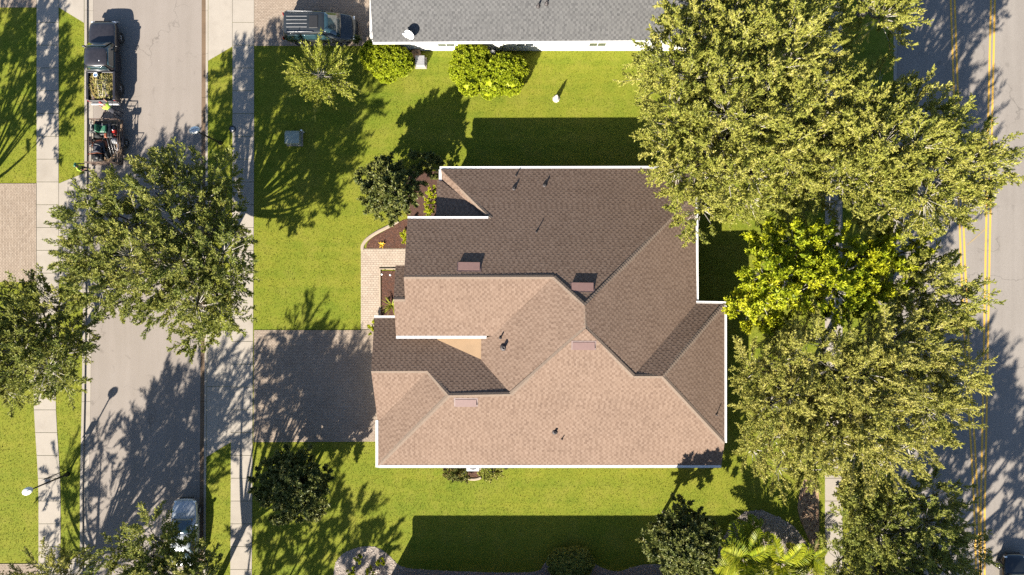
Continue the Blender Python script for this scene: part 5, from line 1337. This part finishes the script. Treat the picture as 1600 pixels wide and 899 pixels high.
# ------------------------------------------------------------------ people
def person(label, J, head, shirt, trousers, hat, seed=0):
    """J: joints in world coordinates; one continuous skinned body"""
    edges = [('pelvis','waist'),('waist','chest'),('chest','neck')]
    for s_ in 'lr':
        edges += [('chest','sh'+s_),('sh'+s_,'el'+s_),('el'+s_,'wr'+s_),('wr'+s_,'ha'+s_),('pelvis','hip'+s_),('hip'+s_,'kn'+s_),('kn'+s_,'an'+s_),('an'+s_,'to'+s_)]
    rad = dict(pelvis=.15, waist=.14, chest=.17, neck=.06)
    for s_ in 'lr': rad.update({'sh'+s_:.075,'el'+s_:.05,'wr'+s_:.036,'ha'+s_:.04,'hip'+s_:.095,'kn'+s_:.065,'an'+s_:.05,'to'+s_:.042})
    names = list(rad); base = (J['anl']+J['anr'])/2; base = Vector((base.x, base.y, min(J['tol'].z, J['tor'].z)-.03))
    root = empty('person', base); tag(root, label, 'person')
    me = bpy.data.meshes.new('body'); me.from_pydata([tuple(J[n]-base) for n in names], [(names.index(a), names.index(b)) for a, b in edges], [])
    tmp = bpy.data.objects.new('body', me); C.objects.link(tmp)
    tmp.modifiers.new('skin', 'SKIN'); sub = tmp.modifiers.new('sub', 'SUBSURF'); sub.levels = 2; sub.render_levels = 2
    sv = me.skin_vertices[0].data
    for i, n in enumerate(names): sv[i].radius = (rad[n], rad[n]*(.8 if n in ('chest','waist','pelvis') else 1)); sv[i].use_root = (n == 'pelvis')
    dg = bpy.context.evaluated_depsgraph_get(); nm = bpy.data.meshes.new_from_object(tmp.evaluated_get(dg)); bpy.data.objects.remove(tmp)
    nm.materials.clear()
    for k in ('skin', shirt, trousers, 'boot'): nm.materials.append(MT[k])
    seg = [((J[a]-base), (J[b]-base), a, b) for a, b in edges]
    def kind(p):
        best = None
        for a, b, na, nb in seg:
            d = b-a; t = max(0, min(1, (p-a).dot(d)/d.length_squared)); q = (p-a-d*t).length
            if best is None or q < best[0]: best = (q, na, nb, t)
        na, nb = best[1], best[2]
        if nb.startswith('to'): return 3
        if nb[:2] in ('hi','kn','an') or na == 'pelvis': return 2
        if nb[:2] in ('wr','ha') or nb == 'neck': return 0
        return 1
    for p in nm.polygons: p.material_index = kind(p.center); p.use_smooth = True
    body = bpy.data.objects.new('body', nm); link(body, root)
    # head with face, and cap
    hp, hd = head; z = hd.normalized(); hc = hp-base
    f = (J['chest']-J['pelvis']); f = Vector((f.x, f.y, 0)); f = f.normalized() if f.length > .05 else Vector((0,1,0)); x = f.cross(z).normalized(); f = z.cross(x)
    M = Matrix((x, f, z)).transposed().to_4x4()
    m = MB(); m.lathe([(.0,-.13),(.045,-.125),(.068,-.08),(.078,-.02),(.080,.04),(.068,.09),(.04,.12),(0,.13)], 14, hc, M=M @ Matrix.Diagonal((.95,1.18,1,1)))
    m.add([tuple(hc+M@Vector(q)) for q in ((-.015,.09,-.03),(.015,.09,-.03),(0,.118,-.035),(0,.09,.02))], [(0,1,2),(1,3,2),(3,0,2)])
    for s_ in (-1,1): m.lathe([(0,-.03),(.014,-.02),(.016,.01),(0,.03)], 8, hc+M@Vector((s_*.078,0,-.01)), M=M)
    h = m.build('head', MT['skin'], root)
    m = MB()
    for s_ in (-1,1): m.lathe([(0,-.01),(.011,0),(0,.01)], 8, hc+M@Vector((s_*.03,.083,.005)), M=M)
    m.build('eyes', MT['black_metal'], h)
    m = MB(); m.bbox(-.022,.022,.078,.09,-.066,-.058,.002, M=Matrix.Translation(hc)@M); m.build('mouth', MT['cloth_red'], h)
    m = MB(); m.lathe([(.088,.015),(.090,.05),(.075,.105),(.04,.135),(0,.142)], 14, hc, M=M @ Matrix.Diagonal((.95,1.18,1,1)))
    m.bbox(-.07,.07,.08,.20,.02,.035,.006, M=Matrix.Translation(hc)@M); m.build('cap', MT[hat], root)
    # hands: fingers and thumb
    for s_ in 'lr':
        a = J['wr'+s_]-base; b = J['ha'+s_]-base; d = (b-a).normalized(); sd_ = d.cross(Vector((0,0,1)))
        sd_ = sd_.normalized() if sd_.length > .1 else Vector((1,0,0)); up_ = sd_.cross(d); m = MB()
        for k in range(4):
            o_ = b+sd_*(-.03+.02*k); L = (.065,.078,.072,.055)[k]
            m.tube([o_, o_+d*L*.5, o_+d*L*.8-up_*.025], [.010,.009,.007], 6)
        t0 = b-d*.03+sd_*.035*(1 if s_ == 'l' else -1); m.tube([t0, t0+(d+sd_*(1 if s_ == 'l' else -1))*.03, t0+d*.06-up_*.01], [.011,.010,.008], 6)
        hd_ = m.build('fingers', MT['skin'], body, fix=False)
    return root
Z = -.115
def bent_person():
    pel = W(176,173,.92); ch = W(166,166.5,1.22); d = Vector((ch.x-pel.x, ch.y-pel.y, 0)).normalized(); s_ = Vector((-d.y, d.x, 0))
    foot = Vector((pel.x+.05, pel.y-.05, Z))
    J = dict(pelvis=pel, waist=pel*.5+ch*.5+Vector((0,0,.03)), chest=ch, neck=ch+d*.20+Vector((0,0,.10)))
    for k, g in (('l',1),('r',-1)):
        sh = ch+s_*g*.20+d*.05; J['sh'+k] = sh; J['el'+k] = sh+d*.18+s_*g*.06+Vector((0,0,-.20)); J['wr'+k] = J['el'+k]+d*.24+Vector((0,0,.02)); J['ha'+k] = J['wr'+k]+d*.07
        J['hip'+k] = pel+s_*g*.10+Vector((0,0,-.06)); J['kn'+k] = foot+s_*g*.13+d*.10+Vector((0,0,.50)); J['an'+k] = foot+s_*g*.15-d*.02+Vector((0,0,.09)); J['to'+k] = J['an'+k]+d*.17+Vector((0,0,-.05))
    return J, (J['neck']+d*.10+Vector((0,0,.10)), (d*.6+Vector((0,0,1))))
J, hd = bent_person()
person('person in lime shirt and red cap bending over the truck tailgate', J, hd, 'cloth_lime', 'cloth_dark', 'cloth_red')
def standing(base, face):
    f = Vector((math.cos(face), math.sin(face), 0)); s_ = Vector((-f.y, f.x, 0)); u = Vector((0,0,1)); b = Vector(base)
    J = dict(pelvis=b+u*.95, waist=b+u*1.12, chest=b+u*1.34+f*.03, neck=b+u*1.52+f*.05)
    for k, g in (('l',1),('r',-1)):
        J['sh'+k] = b+u*1.40+s_*g*.20+f*.02; J['el'+k] = b+u*1.12+s_*g*.27+f*.05; J['wr'+k] = b+u*1.02+s_*g*.20+f*.27; J['ha'+k] = J['wr'+k]+f*.07
        J['hip'+k] = b+u*.90+s_*g*.10; J['kn'+k] = b+u*.50+s_*g*.11+f*.04; J['an'+k] = b+u*.09+s_*g*.12; J['to'+k] = b+u*.04+s_*g*.12+f*.17
    return J, (b+u*1.67+f*.08, u+f*.25)
J, hd = standing(Gd(140,266.5,.0), math.radians(20))
person('person in lime shirt standing at the back corner of the trailer', J, hd, 'cloth_lime', 'cloth_dark', 'green_vinyl')

# ------------------------------------------------------------------ street furniture and small things
def street_lamp(base, label, ang):
    c = empty('street_lamp', base); tag(c, label, 'street lamp', 'street lamps')
    m = MB(); m.lathe([(.16,-.05),(.16,.10),(.10,.30),(.07,.36),(.055,1.2),(.045,3.6)], 12); m.build('pole', MT['black_metal'], c)
    m = MB(); m.lathe([(.045,3.55),(.09,3.62),(.13,3.70),(.05,3.74)], 14); m.build('collar', MT['black_metal'], c)
    m = MB(); m.lathe([(.11,3.71),(.25,3.80),(.29,3.92),(.24,4.02),(.10,4.08),(.0,4.10)], 18, M=Matrix.Rotation(ang,4,'Z')@Matrix.Diagonal((1.25,.85,1,1))); m.build('globe', MT['lamp_glass'], c)
    m = MB(); m.tube([(-.3,0,4.03),(0,0,4.115),(.3,0,4.03)], .014, 5); r_ = m.build('globe_rib', MT['steel'], c); r_.rotation_euler.z = ang
street_lamp(Gd(345,224), 'street lamp on the grass strip beside the upper street oak', .3)
street_lamp(Gd(106,741), 'street lamp beside the sign post at the lower left sidewalk', .5)
c = empty('sign_post', Gd(105.5,734)); tag(c, 'small traffic sign on a post beside the lower left street lamp', 'sign')
m = MB(); m.tube([(0,0,-.1),(0,0,2.35)], .03, 6); m.build('post', MT['black_metal'], c)
m = MB(); m.bbox(-.24,.24,-.012,.012,1.65,2.30,.004); q = m.build('sign_plate', MT['steel'], c); q.location.y = -.045; q.rotation_euler.z = math.radians(12)
c = empty('utility_box', Gd(461,217)); tag(c, 'pale green utility box on a pad in the shaded front lawn', 'utility box')
m = MB(); m.bbox(-.56,.56,-.52,.52,-.05,.06,.02); m.build('pad', MT['concrete'], c)
m = MB(); m.bbox(-.48,.48,-.44,.42,.06,.62,.06); m.build('cabinet', MT['util_green'], c); m = MB(); m.bbox(-.50,.50,-.46,.30,.62,.68,.03); m.build('lid', MT['util_green'], c)
c = empty('marker_post', Gd(475,207)); tag(c, 'short pale marker post beside the green utility box', 'marker post')
m = MB(); m.lathe([(.06,-.05),(.06,.62),(.05,.66),(0,.68)], 10); m.build('post', MT['white_plastic'], c); m = MB(); m.lathe([(.064,.45),(.064,.56),(.06,.56)], 10); m.build('band', MT['util_green'], c)
c = empty('access_cover', Gd(363.5,202,.022)); tag(c, 'round metal cover at the edge of the right sidewalk', 'access cover')
m = MB(); m.lathe([(.24,-.02),(.24,.014),(.17,.016),(.165,.006)], 22); m.build('ring', MT['black_metal'], c); m = MB(); m.lathe([(.16,.0),(.16,.010),(.05,.013),(0,.013)], 18); m.build('lid', MT['steel'], c)
for i, (px, py) in enumerate(((598,429),(611,430))):
    c = empty('path_light', Gd(px,py)); tag(c, ('left','right')[i]+' of two small white path lights in the mulch bed', 'path light', 'path lights')
    m = MB(); m.tube([(0,0,-.02),(0,0,.3)], .012, 6); m.build('stake', MT['black_metal'], c); m = MB(); m.lathe([(.03,.26),(.07,.30),(.06,.33),(0,.36)], 12); m.build('cap', MT['white_plastic'], c)
def condenser(base, label, sz=.42, h=.8, top='ac_metal'):
    c = empty('air_conditioner', base); tag(c, label, 'air conditioner', 'air conditioners')
    m = MB(); m.bbox(-sz-.1,sz+.1,-sz-.1,sz+.1,-.05,.08,.02); m.build('pad', MT['concrete'], c)
    m = MB(); m.bbox(-sz,sz,-sz,sz,.08,h,.03); m.build('casing', MT[top], c)
    for k in range(6):
        m = MB(); m.box(-sz-.008,sz+.008,-sz-.008,sz+.008,.18+k*.09,.21+k*.09); m.build('louvre', MT['grey_plastic'], c)
    m = MB(); m.lathe([(.02,h+.012),(sz*.82,h+.004),(sz*.84,h+.022),(sz*.78,h+.03),(.0,h+.034)], 20); g = m.build('fan_grille', MT['ac_dark'], c)
    for k in range(4):
        m = MB(); a = k*math.pi/4; m.tube([(-sz*.8*math.cos(a),-sz*.8*math.sin(a),h+.045),(sz*.8*math.cos(a),sz*.8*math.sin(a),h+.045)], .008, 5); m.build('grille_wire', MT['steel'], g)
condenser(Gd(740,722), 'white air conditioner with grey fan under the long gutter', .42, .80, 'white_plastic')
condenser(Gd(658,99), 'pale grey air conditioner on the lawn beside the round lime bush', .30, .55)
c = empty('hose_reel', Gd(651,87)); tag(c, 'brown round hose reel against the white wall', 'hose reel')
m = MB(); m.lathe([(0,.15),(.30,.15),(.34,.20),(.34,.42),(.30,.46),(.12,.46),(.10,.40),(0,.40)], 18); m.build('drum', MT['deck_wood'], c); m = MB(); m.box(-.25,.25,-.22,.22,-.02,.16); m.build('stand', MT['black_metal'], c)
c = empty('meter_box', Gd(770,88)); tag(c, 'small white utility meter between the bush pair and the white wall', 'meter')
m = MB(); m.bbox(-.16,.16,-.10,.10,.0,.9,.03); m.build('casing', MT['ac_metal'], c); m = MB(); m.lathe([(.11,.9),(.11,.98),(.07,1.02),(0,1.03)], 12); m.build('dial', MT['white_plastic'], c)
# mulch strip and pale edging below the white unit
P = [Gd(729,731),Gd(751,731),Gd(751,745),Gd(740,747.5),Gd(729,745)]
bed('mulch_bed', P, 'mulch', ''); scatter('mulch_chips', P, 140, .045, 'mulch_chip', .012, .3, 12, long=1.8)
e = strip_along('bed_edging', spline([Gd(728.5,746.5),Gd(734,748.5),Gd(740,749.2),Gd(746,748.5),Gd(751.5,746.5)]), .16, -.05, .08, 'edging'); tag(e, 'short curved pale edging in front of the white air conditioner', 'edging')
# pale pointed ornament on the neighbour lawn
c = empty('garden_ornament', Gd(869,155)); tag(c, 'pale pointed stone ornament standing alone on the upper lawn', 'ornament')
m = MB(); m.lathe([(.26,-.03),(.25,.06),(.18,.12),(.15,.18)], 9, smooth=False); m.build('base_stone', MT['pale_stone'], c)
m = MB(); m.lathe([(.15,.18),(.17,.34),(.12,.52),(.13,.64),(.07,.86),(.0,1.02)], 9, smooth=False); m.build('spire', MT['pale_stone'], c)
# pale blue lid at the very bottom edge
c = empty('storage_bin', Gd(893,897.5)); tag(c, 'pale blue lidded bin cut off by the bottom edge behind the round shrub', 'bin')
m = MB(); m.bbox(-.36,.36,-.30,.30,0,.75,.03); m.build('tub', MT['grey_plastic'], c); m = MB(); m.bbox(-.40,.40,-.34,.34,.75,.83,.03); m.build('lid', MT['blue_paint'], c)
